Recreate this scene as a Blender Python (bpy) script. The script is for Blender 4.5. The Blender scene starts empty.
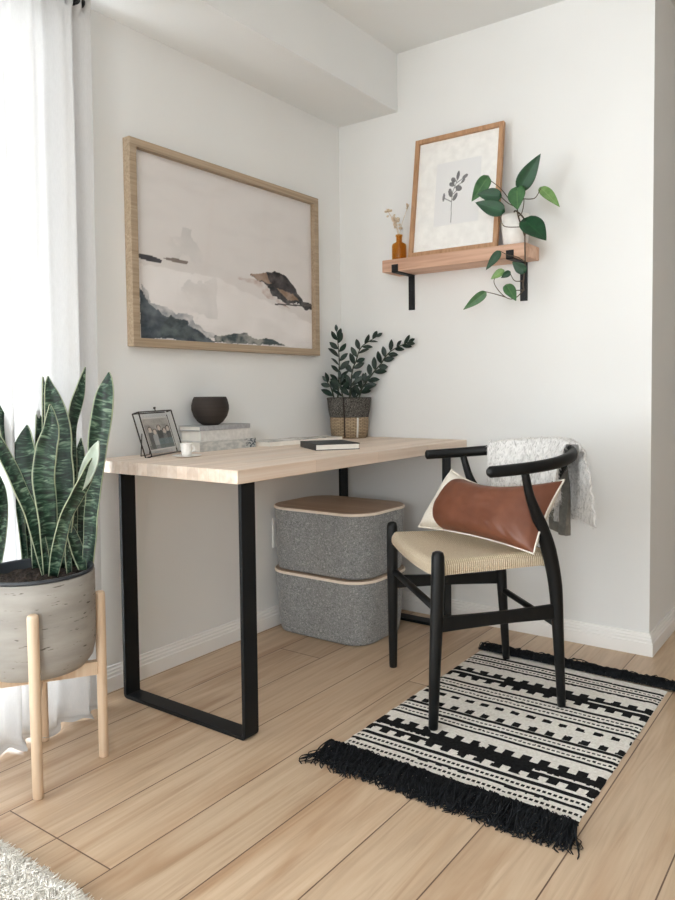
import bpy, bmesh, math, random
from mathutils import Vector, Matrix, noise
random.seed(7)
S = bpy.context.scene
COL = S.collection
PI = math.pi

# measured plant and artwork outlines, in metres in room coordinates
SNAKE = [[[0.2741, -1.6619, 0.5001, 0.0234], [0.2713, -1.6587, 0.5884, 0.039], [0.2665, -1.6572, 0.6741, 0.052], [0.2597, -1.6576, 0.7494, 0.0572], [0.2658, -1.6491, 0.822, 0.0546], [0.2734, -1.6411, 0.8687, 0.0442], [0.2725, -1.6391, 0.9128, 0.0234], [0.2698, -1.6394, 0.9414, 0.0026]], [[0.2408, -1.6061, 0.5, 0.0269], [0.2399, -1.5972, 0.5743, 0.0431], [0.2384, -1.5869, 0.6812, 0.0621], [0.2258, -1.5842, 0.7887, 0.073], [0.2134, -1.5822, 0.8831, 0.0678], [0.197, -1.5845, 0.9509, 0.0462], [0.1834, -1.5864, 0.9917, 0.0218], [0.1767, -1.5844, 1.0163, 0.0027]], [[0.2481, -1.5749, 0.5001, 0.0217], [0.2385, -1.5607, 0.6503, 0.0246], [0.2247, -1.5504, 0.7858, 0.0247], [0.2117, -1.5421, 0.873, 0.0248], [0.2106, -1.527, 0.9361, 0.0332], [0.2122, -1.511, 0.983, 0.0251], [0.2148, -1.4936, 1.0416, 0.0028]], [[0.3052, -1.5649, 0.5, 0.0295], [0.3068, -1.5541, 0.5877, 0.0349], [0.3064, -1.5452, 0.6676, 0.0377], [0.3079, -1.5341, 0.7612, 0.0432], [0.3075, -1.5251, 0.8418, 0.0541], [0.3119, -1.5136, 0.9091, 0.0569], [0.3164, -1.5024, 0.9685, 0.0461], [0.318, -1.4945, 1.0064, 0.0217], [0.3155, -1.4906, 1.0255, 0.0027]], [[0.3043, -1.6668, 0.5001, 0.0231], [0.3181, -1.6594, 0.5678, 0.0333], [0.3357, -1.6485, 0.6478, 0.0307], [0.36, -1.6343, 0.7045, 0.0331], [0.3804, -1.6239, 0.7431, 0.0331], [0.3965, -1.6164, 0.7841, 0.0228], [0.4067, -1.6142, 0.8047, 0.0025]], [[0.2712, -1.6629, 0.4999, 0.026], [0.2641, -1.6756, 0.5775, 0.0336], [0.2529, -1.6912, 0.6543, 0.0334], [0.2379, -1.7099, 0.7227, 0.0333], [0.2233, -1.7286, 0.7878, 0.0331], [0.209, -1.7474, 0.8472, 0.0279], [0.2013, -1.7623, 0.8934, 0.0025]], [[0.1903, -1.6388, 0.5001, 0.0269], [0.18, -1.632, 0.6009, 0.0378], [0.1611, -1.6325, 0.681, 0.0515], [0.1421, -1.6329, 0.7615, 0.0625], [0.1324, -1.6281, 0.8208, 0.0545], [0.1265, -1.622, 0.8585, 0.0301], [0.1208, -1.6164, 0.8828, 0.0027]], [[0.1658, -1.6002, 0.5, 0.0165], [0.1521, -1.5842, 0.7297, 0.0166], [0.1373, -1.5728, 0.8951, 0.0167], [0.1243, -1.5652, 0.9729, 0.0112], [0.1119, -1.5592, 1.015, 0.0028]], [[0.1404, -1.6024, 0.5, 0.0166], [0.1324, -1.5919, 0.6735, 0.0222], [0.1251, -1.5829, 0.8117, 0.0278], [0.1168, -1.5786, 0.881, 0.0223], [0.1067, -1.577, 0.9256, 0.0028]], [[0.1161, -1.6319, 0.5, 0.0165], [0.1123, -1.6373, 0.6225, 0.0192], [0.1016, -1.6466, 0.7606, 0.0301], [0.0898, -1.6598, 0.8432, 0.0299], [0.0876, -1.6679, 0.898, 0.0217], [0.0879, -1.675, 0.9416, 0.0027]], [[0.0931, -1.701, 0.5, 0.0243], [0.1053, -1.6941, 0.5763, 0.0296], [0.113, -1.6901, 0.6576, 0.0295], [0.1146, -1.6919, 0.7119, 0.0214], [0.1166, -1.6945, 0.7499, 0.0027]], [[0.1026, -1.6123, 0.4999, 0.0195], [0.0936, -1.6148, 0.6174, 0.0251], [0.0756, -1.624, 0.7291, 0.0334], [0.0654, -1.6307, 0.7906, 0.0306], [0.0576, -1.6358, 0.8491, 0.0028]], [[0.2354, -1.5417, 0.5, 0.0249], [0.2154, -1.5246, 0.6152, 0.0418], [0.1955, -1.5077, 0.7243, 0.0423], [0.1765, -1.4927, 0.793, 0.0284], [0.1602, -1.4769, 0.84, 0.0029]], [[0.3107, -1.6252, 0.5, 0.0131], [0.3079, -1.6252, 0.5339, 0.0157], [0.3052, -1.6256, 0.56, 0.0104], [0.3028, -1.6264, 0.5757, 0.0026]], [[0.311, -1.587, 0.5, 0.0212], [0.2821, -1.584, 0.5496, 0.0321], [0.253, -1.5811, 0.6001, 0.0243], [0.2287, -1.5763, 0.6243, 0.0027]], [[0.3648, -1.6226, 0.7214, 0.0128], [0.3826, -1.6193, 0.753, 0.0331], [0.4022, -1.6143, 0.7918, 0.038], [0.4178, -1.6128, 0.8203, 0.0277], [0.4323, -1.612, 0.8485, 0.0025]]]
PL = [[[0.947, -0.17, 1.699], [1.035, -0.2, 1.801], 0.0585], [[1.015, -0.14, 1.698], [1.096, -0.17, 1.617], 0.04], [[0.974, -0.17, 1.576], [1.058, -0.2, 1.499], 0.0765], [[0.94, -0.18, 1.694], [0.957, -0.22, 1.616], 0.0621], [[0.83, -0.2, 1.752], [0.788, -0.24, 1.666], 0.0483], [[0.886, -0.21, 1.675], [0.803, -0.23, 1.691], 0.0476], [[0.902, -0.22, 1.616], [0.805, -0.25, 1.657], 0.0546], [[0.873, -0.18, 1.481], [0.824, -0.2, 1.414], 0.0297], [[0.963, -0.17, 1.4], [0.925, -0.19, 1.434], 0.0366], [[0.885, -0.18, 1.407], [0.844, -0.2, 1.379], 0.0297], [[0.912, -0.18, 1.4], [0.881, -0.19, 1.38], 0.0222], [[0.896, -0.17, 1.351], [0.944, -0.2, 1.293], 0.0409], [[0.816, -0.18, 1.335], [0.729, -0.2, 1.272], 0.0339]]
VN = [[[0.951, -0.16, 1.515], [0.962, -0.16, 1.529], [0.962, -0.16, 1.485], [0.963, -0.16, 1.434], [0.959, -0.16, 1.387], [0.955, -0.16, 1.351], [0.959, -0.16, 1.332]], [[0.962, -0.16, 1.529], [0.947, -0.16, 1.571], [0.935, -0.16, 1.609], [0.931, -0.16, 1.649], [0.931, -0.16, 1.696]], [[0.941, -0.165, 1.603], [0.953, -0.165, 1.616], [0.96, -0.165, 1.658], [0.945, -0.165, 1.7]], [[0.955, -0.16, 1.664], [0.985, -0.16, 1.659], [1.004, -0.16, 1.663], [1.023, -0.16, 1.692]], [[0.94, -0.18, 1.629], [0.912, -0.18, 1.662], [0.873, -0.18, 1.712], [0.82, -0.18, 1.758]], [[0.938, -0.185, 1.632], [0.907, -0.185, 1.651], [0.875, -0.185, 1.682]], [[0.956, -0.19, 1.557], [0.909, -0.19, 1.563], [0.889, -0.19, 1.573], [0.881, -0.19, 1.6], [0.889, -0.19, 1.624]], [[0.964, -0.165, 1.535], [0.976, -0.165, 1.551], [0.972, -0.165, 1.577]], [[0.967, -0.17, 1.432], [0.936, -0.17, 1.454], [0.9, -0.17, 1.465], [0.868, -0.17, 1.483]], [[0.963, -0.17, 1.364], [0.928, -0.17, 1.367], [0.912, -0.17, 1.39], [0.908, -0.17, 1.402]], [[0.963, -0.17, 1.331], [0.928, -0.17, 1.304], [0.896, -0.17, 1.307], [0.86, -0.17, 1.34], [0.844, -0.17, 1.378], [0.88, -0.17, 1.408]], [[0.89, -0.175, 1.311], [0.85, -0.175, 1.325], [0.813, -0.175, 1.336]], [[0.963, -0.17, 1.331], [0.924, -0.17, 1.334], [0.896, -0.17, 1.351]], [[0.961, -0.165, 1.383], [0.961, -0.165, 1.401]]]
ZZ = [[[0.0782, -0.136, 0.918], [0.0808, -0.1267, 1.0461], [0.0792, -0.1232, 1.1256], [0.0689, -0.1245, 1.2273]], [[0.125, -0.1072, 0.9176], [0.1298, -0.0965, 1.0455], [0.1432, -0.084, 1.0983], [0.162, -0.0673, 1.1598], [0.2136, -0.0287, 1.2033]], [[0.1345, -0.0976, 0.9174], [0.1894, -0.0533, 1.0196], [0.2327, -0.0192, 1.0841], [0.2824, 0.0186, 1.1365], [0.3758, 0.0862, 1.1751]], [[0.0702, -0.1445, 0.9182], [0.0545, -0.1519, 0.9802], [0.0395, -0.1609, 1.0068]], [[0.1617, -0.1055, 0.9176], [0.1753, -0.0935, 0.9613], [0.185, -0.0836, 1.0138]], [[0.1193, -0.1442, 0.9183], [0.1073, -0.149, 0.9797], [0.1029, -0.1496, 1.0235]], [[0.138, -0.1251, 0.9179], [0.137, -0.1228, 0.9705], [0.1541, -0.1083, 1.0141]]]
ART = {"hill": [[-0.613, 1.426], [-0.477, 1.452], [-0.423, 1.452], [-0.356, 1.416], [-0.287, 1.355], [-0.221, 1.346], [-0.222, 1.312], [-0.275, 1.316], [-0.322, 1.337], [-0.414, 1.336], [-0.479, 1.359], [-0.521, 1.397]], "brown": [[-0.612, 1.428], [-0.52, 1.443], [-0.489, 1.401], [-0.562, 1.411]], "brown2": [[-0.457, 1.39], [-0.356, 1.379], [-0.318, 1.345], [-0.391, 1.353]], "line": [[-0.469, 1.327], [-0.221, 1.342], [-0.221, 1.334], [-0.469, 1.321]], "pink": [[-0.701, 1.411], [-0.521, 1.411], [-0.369, 1.311], [-0.501, 1.342], [-0.583, 1.39]], "strokeL": [[-1.14, 1.43], [-1.087, 1.432], [-1.042, 1.424], [-1.045, 1.412], [-1.088, 1.411], [-1.14, 1.416]], "strokeM": [[-1.042, 1.433], [-0.987, 1.438], [-0.922, 1.434], [-0.93, 1.425], [-1.011, 1.426]], "dark": [[-1.139, 1.317], [-1.092, 1.268], [-1.032, 1.237], [-0.952, 1.224], [-0.869, 1.185], [-0.796, 1.154], [-1.137, 1.15]], "tri": [[-1.056, 1.19], [-1.008, 1.242], [-0.92, 1.199], [-0.844, 1.165], [-1.049, 1.161]], "mid": [[-0.808, 1.182], [-0.628, 1.199], [-0.588, 1.181], [-0.483, 1.186], [-0.402, 1.158], [-0.799, 1.153]], "wash": [[-1.137, 1.399], [-0.793, 1.393], [-0.415, 1.307], [-0.228, 1.261], [-0.23, 1.157], [-0.8, 1.15], [-1.139, 1.152]], "haze": [[-1.032, 1.498], [-0.877, 1.535], [-0.862, 1.449], [-1.01, 1.44]], "haze2": [[-0.957, 1.336], [-0.793, 1.393], [-0.779, 1.237], [-0.935, 1.263]]}

# ------------------------------------------------------------------ materials
def new_mat(name):
    m = bpy.data.materials.new(name); m.use_nodes = True
    nt = m.node_tree; nt.nodes.clear()
    out = nt.nodes.new('ShaderNodeOutputMaterial')
    b = nt.nodes.new('ShaderNodeBsdfPrincipled')
    nt.links.new(b.outputs[0], out.inputs[0])
    return m, nt, b, out
def N(nt, t, **k):
    n = nt.nodes.new(t)
    for a, v in k.items(): setattr(n, a, v)
    return n
def srgb(r, g, b):
    f = lambda c: (c/255/12.92) if c/255 <= .04045 else ((c/255+.055)/1.055)**2.4
    return (f(r), f(g), f(b), 1)
def coords(nt, scale=(1,1,1), rot=(0,0,0), kind='Object', loc=(0,0,0)):
    tc = N(nt, 'ShaderNodeTexCoord'); mp = N(nt, 'ShaderNodeMapping')
    mp.inputs['Scale'].default_value = scale; mp.inputs['Rotation'].default_value = rot; mp.inputs['Location'].default_value = loc
    nt.links.new(tc.outputs[kind], mp.inputs[0]); return mp.outputs[0]
def ramp(nt, src, stops):
    r = N(nt, 'ShaderNodeValToRGB'); e = r.color_ramp.elements
    while len(e) < len(stops): e.new(.5)
    for el, (p, c) in zip(e, stops): el.position = p; el.color = c
    nt.links.new(src, r.inputs[0]); return r.outputs[0]
def bump(nt, b, h, strength=.3, dist=.002):
    n = N(nt, 'ShaderNodeBump'); n.inputs['Strength'].default_value = strength; n.inputs['Distance'].default_value = dist
    nt.links.new(h, n.inputs['Height']); nt.links.new(n.outputs[0], b.inputs['Normal']); return n
def noisy(name, c1, c2, scale=(20,20,20), rough=.6, bs=0, bd=.002, detail=4, spec=.5, bscale=None, sheen=0, rot=(0,0,0)):
    m, nt, b, o = new_mat(name)
    v = coords(nt, scale, rot)
    t = N(nt, 'ShaderNodeTexNoise'); t.inputs['Scale'].default_value = 1; t.inputs['Detail'].default_value = detail
    nt.links.new(v, t.inputs['Vector'])
    nt.links.new(ramp(nt, t.outputs[0], [(.35, c1), (.65, c2)]), b.inputs['Base Color'])
    b.inputs['Roughness'].default_value = rough; b.inputs['Specular IOR Level'].default_value = spec
    if sheen: b.inputs['Sheen Weight'].default_value = sheen
    if bs:
        h = t.outputs[0]
        if bscale:
            t2 = N(nt, 'ShaderNodeTexNoise'); t2.inputs['Scale'].default_value = bscale; t2.inputs['Detail'].default_value = 3
            nt.links.new(coords(nt), t2.inputs['Vector']); h = t2.outputs[0]
        bump(nt, b, h, bs, bd)
    return m
def wood(name, c1, c2, c3, axis='y', rough=.5, fine=60, stave=None, bs=.1):
    m, nt, b, o = new_mat(name)
    sc = {'x': (1.5, fine, fine), 'y': (fine, 1.5, fine), 'z': (fine, fine, 1.5)}[axis]
    v = coords(nt, sc)
    t = N(nt, 'ShaderNodeTexNoise'); t.inputs['Scale'].default_value = 1; t.inputs['Detail'].default_value = 5; t.inputs['Distortion'].default_value = .6
    nt.links.new(v, t.inputs['Vector'])
    col = ramp(nt, t.outputs[0], [(.3, c1), (.5, c2), (.72, c3)])
    if stave:
        br = N(nt, 'ShaderNodeTexBrick'); br.inputs['Scale'].default_value = 1
        br.inputs['Brick Width'].default_value = stave[0]; br.inputs['Row Height'].default_value = stave[1]
        br.inputs['Mortar Size'].default_value = .0006; br.inputs['Mortar Smooth'].default_value = .2
        br.inputs['Color1'].default_value = (.82,.82,.82,1); br.inputs['Color2'].default_value = (1,1,1,1); br.inputs['Mortar'].default_value = (.7,.66,.62,1)
        nt.links.new(coords(nt, (1,1,1), stave[2]), br.inputs['Vector'])
        mx = N(nt, 'ShaderNodeMix', data_type='RGBA', blend_type='MULTIPLY'); mx.inputs[0].default_value = .8
        nt.links.new(col, mx.inputs[6]); nt.links.new(br.outputs[0], mx.inputs[7]); col = mx.outputs[2]
    nt.links.new(col, b.inputs['Base Color']); b.inputs['Roughness'].default_value = rough
    bump(nt, b, t.outputs[0], bs, .001)
    return m
def plain(name, c, rough=.5, metal=0, spec=.5, coat=0):
    m, nt, b, o = new_mat(name)
    b.inputs['Roughness'].default_value = rough; b.inputs['Metallic'].default_value = metal; b.inputs['Specular IOR Level'].default_value = spec
    b.inputs['Coat Weight'].default_value = coat
    t = N(nt, 'ShaderNodeTexNoise'); t.inputs['Scale'].default_value = 35; t.inputs['Detail'].default_value = 3
    nt.links.new(coords(nt), t.inputs['Vector'])
    c2 = tuple(min(1, x*1.12) for x in c[:3]) + (1,)
    nt.links.new(ramp(nt, t.outputs[0], [(.3, c), (.7, c2)]), b.inputs['Base Color'])
    return m

M = {}
M['wall'] = noisy('white_wall_paint', srgb(231,232,231), srgb(234,235,234), (2,2,2), .75, .15, .0006, 2, .25, 260)
M['ceil'] = noisy('ceiling_paint', srgb(229,231,231), srgb(232,234,234), (2,2,2), .85, .25, .001, 2, .2, 180)
M['trim'] = noisy('white_trim_paint', srgb(238,237,234), srgb(241,240,238), (3,3,3), .4, 0, 0, 2, .4)
M['desk_wood'] = wood('pale_butcher_block_wood', srgb(219,197,177), srgb(231,212,195), srgb(239,225,211), 'y', .5, 45, (.34, .043, (0,0,PI/2)))
M['shelf_wood'] = wood('warm_shelf_timber', srgb(184,144,120), srgb(210,170,145), srgb(221,187,163), 'x', .6, 40)
M['frame_wood'] = wood('oak_frame_wood', srgb(146,128,106), srgb(168,148,124), srgb(183,164,140), 'y', .5, 130)
M['frame_wood2'] = wood('walnut_tone_frame_wood', srgb(158,118,84), srgb(180,138,102), srgb(194,154,118), 'z', .5, 130)
M['stand_wood'] = wood('beech_stand_wood', srgb(214,186,156), srgb(224,199,171), srgb(232,211,187), 'z', .5, 80)
M['black_steel'] = plain('black_powder_coated_steel', srgb(14,17,20), .5, 0, .3)
M['black_wood'] = noisy('black_lacquered_wood', srgb(9,11,12), srgb(14,16,17), (60,60,4), .42, .05, .0005, 3, .32)
M['iron'] = plain('black_iron', srgb(24,24,25), .55, .3)
M['lid_wood'] = wood('ash_lid_veneer', srgb(168,146,126), srgb(184,162,142), srgb(196,176,158), 'x', .5, 50)
M['lid_edge'] = plain('pale_lid_edge', srgb(236,224,210), .5)
M['pot_soil'] = noisy('dark_potting_soil', srgb(26,20,17), srgb(70,58,50), (120,120,120), .95, .9, .01, 6)
M['nursery'] = plain('dark_grey_nursery_pot_plastic', srgb(52,56,62), .35)
M['leather'] = noisy('brown_leather', srgb(104,60,41), srgb(119,72,51), (14,14,14), .42, .25, .0012, 5, .45, 420)
M['pillow_white'] = noisy('cream_cotton', srgb(230,224,212), srgb(240,236,226), (200,200,200), .9, .4, .0015, 3, .2)
M['stem'] = plain('brown_green_stem', srgb(74,58,40), .55)
M['zzstem'] = plain('dark_green_stem', srgb(46,52,34), .5)
M['amber'] = None
M['bowl'] = noisy('dark_ribbed_stoneware', srgb(46,40,37), srgb(58,51,47), (1,1,220), .7, .6, .0015, 2, .3)
M['white_ceramic'] = plain('white_ceramic', srgb(236,234,230), .3)
M['soil2'] = M['pot_soil']
M['paper'] = plain('white_book_paper', srgb(232,228,220), .8)
M['book_black'] = plain('black_notebook_cover', srgb(22,24,28), .5)
M['book_grey'] = noisy('light_grey_book_cloth', srgb(158,158,160), srgb(176,176,178), (90,90,90), .7)
M['book_pale'] = noisy('off_white_book_cover', srgb(206,204,200), srgb(222,220,216), (60,60,60), .6)
M['mag'] = noisy('pale_magazine_paper', srgb(196,194,188), srgb(226,224,219), (9,16,9), .5, 0, 0, 5)
M['strap'] = plain('dark_leather_strap', srgb(48,36,30), .6)
M['brass'] = plain('dark_wire_metal', srgb(58,52,48), .35, .8)
M['dried'] = noisy('dried_beige_bloom', srgb(196,174,146), srgb(226,210,188), (120,120,120), .9)
M['plate'] = plain('white_outlet_plastic', srgb(244,243,240), .35)
M['mat_board'] = plain('white_mat_board', srgb(240,239,236), .8)
M['wall_far'] = noisy('low_bounce_wall', srgb(164,162,158), srgb(168,166,162), (2,2,2), .8)  # unseen walls greyed to cut bounce light onto the left wall
M['shade_slab'] = noisy('grey_shade_slab', srgb(120,118,116), srgb(130,128,126), (4,4,4), .9)  # surface of the slab added to shade the window

# woven / special ones
def mat_floor():
    m, nt, b, o = new_mat('oak_laminate_planks')
    W = .187
    v = coords(nt, (1,1,1), (0,0,PI/2), 'Object', (0,0,0))     # x of brick = along y
    br = N(nt, 'ShaderNodeTexBrick'); br.offset = .37; br.offset_frequency = 3
    br.inputs['Scale'].default_value = 1; br.inputs['Brick Width'].default_value = 1.85; br.inputs['Row Height'].default_value = W
    br.inputs['Mortar Size'].default_value = .0017; br.inputs['Mortar Smooth'].default_value = .1; br.inputs['Bias'].default_value = 0
    br.inputs['Color1'].default_value = (0,0,0,1); br.inputs['Color2'].default_value = (1,1,1,1); br.inputs['Mortar'].default_value = (.5,.5,.5,1)
    tc = N(nt, 'ShaderNodeTexCoord'); sep = N(nt, 'ShaderNodeSeparateXYZ'); nt.links.new(tc.outputs['Object'], sep.inputs[0])
    ad = N(nt, 'ShaderNodeMath', operation='ADD'); ad.inputs[1].default_value = -.022+W*20; nt.links.new(sep.outputs[0], ad.inputs[0])
    ay = N(nt, 'ShaderNodeMath', operation='ADD'); ay.inputs[1].default_value = 20.35; nt.links.new(sep.outputs[1], ay.inputs[0])
    cb = N(nt, 'ShaderNodeCombineXYZ'); nt.links.new(ay.outputs[0], cb.inputs[0]); nt.links.new(ad.outputs[0], cb.inputs[1])
    nt.links.new(cb.outputs[0], br.inputs['Vector'])
    # offset the grain per plank
    dv = N(nt, 'ShaderNodeVectorMath', operation='SCALE'); dv.inputs['Scale'].default_value = 7.3; nt.links.new(br.outputs[0], dv.inputs[0])
    av = N(nt, 'ShaderNodeVectorMath', operation='ADD'); nt.links.new(tc.outputs['Object'], av.inputs[0]); nt.links.new(dv.outputs[0], av.inputs[1])
    def tex(sc, det, dist):
        mp = N(nt, 'ShaderNodeMapping'); mp.inputs['Scale'].default_value = sc; nt.links.new(av.outputs[0], mp.inputs[0])
        t = N(nt, 'ShaderNodeTexNoise'); t.inputs['Scale'].default_value = 1; t.inputs['Detail'].default_value = det; t.inputs['Distortion'].default_value = dist
        nt.links.new(mp.outputs[0], t.inputs['Vector']); return t.outputs[0]
    g1 = tex((40, 2.2, 1), 6, 1.6); g2 = tex((9, 1.0, 1), 4, 1.2); g3 = tex((4, 3, 1), 2, .2)
    c1 = ramp(nt, g1, [(.28, srgb(186,160,133)), (.5, srgb(202,177,149)), (.75, srgb(211,188,161))])
    c2 = ramp(nt, g2, [(.3, srgb(216,196,178)), (.52, srgb(255,255,255)), (.6, srgb(255,255,255)), (.78, srgb(236,222,208))])
    m1 = N(nt, 'ShaderNodeMix', data_type='RGBA', blend_type='MULTIPLY'); m1.inputs[0].default_value = .75
    nt.links.new(c1, m1.inputs[6]); nt.links.new(c2, m1.inputs[7])
    pt = ramp(nt, br.outputs[0], [(0, (.86,.85,.84,1)), (1, (1.0,1.0,1.0,1))])
    m2 = N(nt, 'ShaderNodeMix', data_type='RGBA', blend_type='MULTIPLY'); m2.inputs[0].default_value = 1
    nt.links.new(m1.outputs[2], m2.inputs[6]); nt.links.new(pt, m2.inputs[7])
    # small knots
    vo = N(nt, 'ShaderNodeTexVoronoi'); vo.inputs['Scale'].default_value = 1
    mp = N(nt, 'ShaderNodeMapping'); mp.inputs['Scale'].default_value = (3.2, 1.7, 1); nt.links.new(av.outputs[0], mp.inputs[0]); nt.links.new(mp.outputs[0], vo.inputs['Vector'])
    kn = ramp(nt, vo.outputs['Distance'], [(0, (.35,.25,.18,1)), (.035, (1,1,1,1))])
    m4 = N(nt, 'ShaderNodeMix', data_type='RGBA', blend_type='MULTIPLY'); m4.inputs[0].default_value = .7
    nt.links.new(m2.outputs[2], m4.inputs[6]); nt.links.new(kn, m4.inputs[7])
    m3 = N(nt, 'ShaderNodeMix', data_type='RGBA'); nt.links.new(br.outputs['Fac'], m3.inputs[0])
    nt.links.new(m4.outputs[2], m3.inputs[6]); m3.inputs[7].default_value = srgb(98,74,56)
    nt.links.new(m3.outputs[2], b.inputs['Base Color'])
    b.inputs['Roughness'].default_value = .36; b.inputs['Specular IOR Level'].default_value = .45
    inv = N(nt, 'ShaderNodeMath', operation='MULTIPLY_ADD'); inv.inputs[1].default_value = -1; nt.links.new(br.outputs['Fac'], inv.inputs[0])
    sc = N(nt, 'ShaderNodeMath', operation='MULTIPLY'); sc.inputs[1].default_value = .12; nt.links.new(g1, sc.inputs[0]); nt.links.new(sc.outputs[0], inv.inputs[2])
    bump(nt, b, inv.outputs[0], .35, .0015)
    return m
M['floor'] = mat_floor()

def mat_felt():
    m, nt, b, o = new_mat('grey_felt')
    t = N(nt, 'ShaderNodeTexNoise'); t.inputs['Scale'].default_value = 95; t.inputs['Detail'].default_value = 6; t.inputs['Distortion'].default_value = 2.2
    nt.links.new(coords(nt, (1,1,1.2)), t.inputs['Vector'])
    nt.links.new(ramp(nt, t.outputs[0], [(.3, srgb(104,106,108)), (.5, srgb(142,144,145)), (.62, srgb(164,166,167)), (.74, srgb(206,207,207))]), b.inputs['Base Color'])
    b.inputs['Roughness'].default_value = .95; b.inputs['Specular IOR Level'].default_value = .1; b.inputs['Sheen Weight'].default_value = .3
    bump(nt, b, t.outputs[0], .5, .0015); return m
M['felt'] = mat_felt()

def mat_concrete():
    m, nt, b, o = new_mat('grey_beige_concrete')
    t = N(nt, 'ShaderNodeTexNoise'); t.inputs['Scale'].default_value = 1; t.inputs['Detail'].default_value = 7
    nt.links.new(coords(nt, (6,6,26)), t.inputs['Vector'])
    c = ramp(nt, t.outputs[0], [(.3, srgb(150,146,140)), (.7, srgb(176,172,166))])
    p = N(nt, 'ShaderNodeTexNoise'); p.inputs['Scale'].default_value = 1; p.inputs['Detail'].default_value = 4
    nt.links.new(coords(nt, (26,26,170)), p.inputs['Vector'])
    pf = ramp(nt, p.outputs[0], [(.30, (1,1,1,1)), (.345, (0,0,0,1))])
    mx = N(nt, 'ShaderNodeMix', data_type='RGBA'); nt.links.new(pf, mx.inputs[0]); nt.links.new(c, mx.inputs[6]); mx.inputs[7].default_value = srgb(98,92,85)
    nt.links.new(mx.outputs[2], b.inputs['Base Color']); b.inputs['Roughness'].default_value = .85; b.inputs['Specular IOR Level'].default_value = .2
    bump(nt, b, p.outputs[0], .5, .002); return m
M['concrete'] = mat_concrete()

def mat_snake():
    m, nt, b, o = new_mat('banded_snake_plant_leaf')
    uv = N(nt, 'ShaderNodeUVMap'); sep = N(nt, 'ShaderNodeSeparateXYZ'); nt.links.new(uv.outputs[0], sep.inputs[0])
    # cross bands along the leaf (v in metres*10), wobbled
    mp = N(nt, 'ShaderNodeMapping'); mp.inputs['Scale'].default_value = (1.1, 9, 1); nt.links.new(uv.outputs[0], mp.inputs[0])
    t = N(nt, 'ShaderNodeTexNoise'); t.inputs['Scale'].default_value = 1; t.inputs['Detail'].default_value = 5; t.inputs['Distortion'].default_value = 1.2
    nt.links.new(mp.outputs[0], t.inputs['Vector'])
    c = ramp(nt, t.outputs[0], [(.36, srgb(18,34,28)), (.5, srgb(34,60,46)), (.58, srgb(70,98,78)), (.70, srgb(128,150,126))])
    # pale margins
    d = N(nt, 'ShaderNodeMath', operation='SUBTRACT'); d.inputs[1].default_value = .5; nt.links.new(sep.outputs[0], d.inputs[0])
    a = N(nt, 'ShaderNodeMath', operation='ABSOLUTE'); nt.links.new(d.outputs[0], a.inputs[0])
    e = ramp(nt, a.outputs[0], [(.457, (0,0,0,1)), (.485, (1,1,1,1))])
    mx = N(nt, 'ShaderNodeMix', data_type='RGBA'); nt.links.new(e, mx.inputs[0]); nt.links.new(c, mx.inputs[6]); mx.inputs[7].default_value = srgb(166,176,146)
    nt.links.new(mx.outputs[2], b.inputs['Base Color']); b.inputs['Roughness'].default_value = .38
    b.inputs['Specular IOR Level'].default_value = .45
    return m
M['snake'] = mat_snake()
M['snake_pale'] = noisy('pale_leaf_face', srgb(150,166,150), srgb(196,206,192), (30,30,12), .4)
def mat_leaf(name, c1, c2, vein, rough=.35):
    m, nt, b, o = new_mat(name)
    uv = N(nt, 'ShaderNodeUVMap'); sep = N(nt, 'ShaderNodeSeparateXYZ'); nt.links.new(uv.outputs[0], sep.inputs[0])
    t = N(nt, 'ShaderNodeTexNoise'); t.inputs['Scale'].default_value = 40; t.inputs['Detail'].default_value = 4
    nt.links.new(coords(nt), t.inputs['Vector'])
    c = ramp(nt, t.outputs[0], [(.3, c1), (.7, c2)])
    d = N(nt, 'ShaderNodeMath', operation='SUBTRACT'); d.inputs[1].default_value = .5; nt.links.new(sep.outputs[0], d.inputs[0])
    a = N(nt, 'ShaderNodeMath', operation='ABSOLUTE'); nt.links.new(d.outputs[0], a.inputs[0])
    e = ramp(nt, a.outputs[0], [(.01, (.5,.5,.5,1)), (.035, (0,0,0,1))])
    mx = N(nt, 'ShaderNodeMix', data_type='RGBA'); nt.links.new(e, mx.inputs[0]); nt.links.new(c, mx.inputs[6]); mx.inputs[7].default_value = vein
    nt.links.new(mx.outputs[2], b.inputs['Base Color']); b.inputs['Roughness'].default_value = rough
    return m
M['leaf_dark'] = mat_leaf('deep_green_glossy_leaf', srgb(12,54,30), srgb(20,74,40), srgb(42,96,56), .45)
M['leaf_mid'] = mat_leaf('mid_green_leaf', srgb(52,92,58), srgb(74,118,72), srgb(120,150,100))
M['leaf_light'] = mat_leaf('light_green_leaf', srgb(88,128,66), srgb(126,160,96), srgb(160,184,130))
M['leaf_zz'] = mat_leaf('dark_waxy_leaf', srgb(14,34,28), srgb(22,48,37), srgb(44,72,52), .45)

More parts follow.
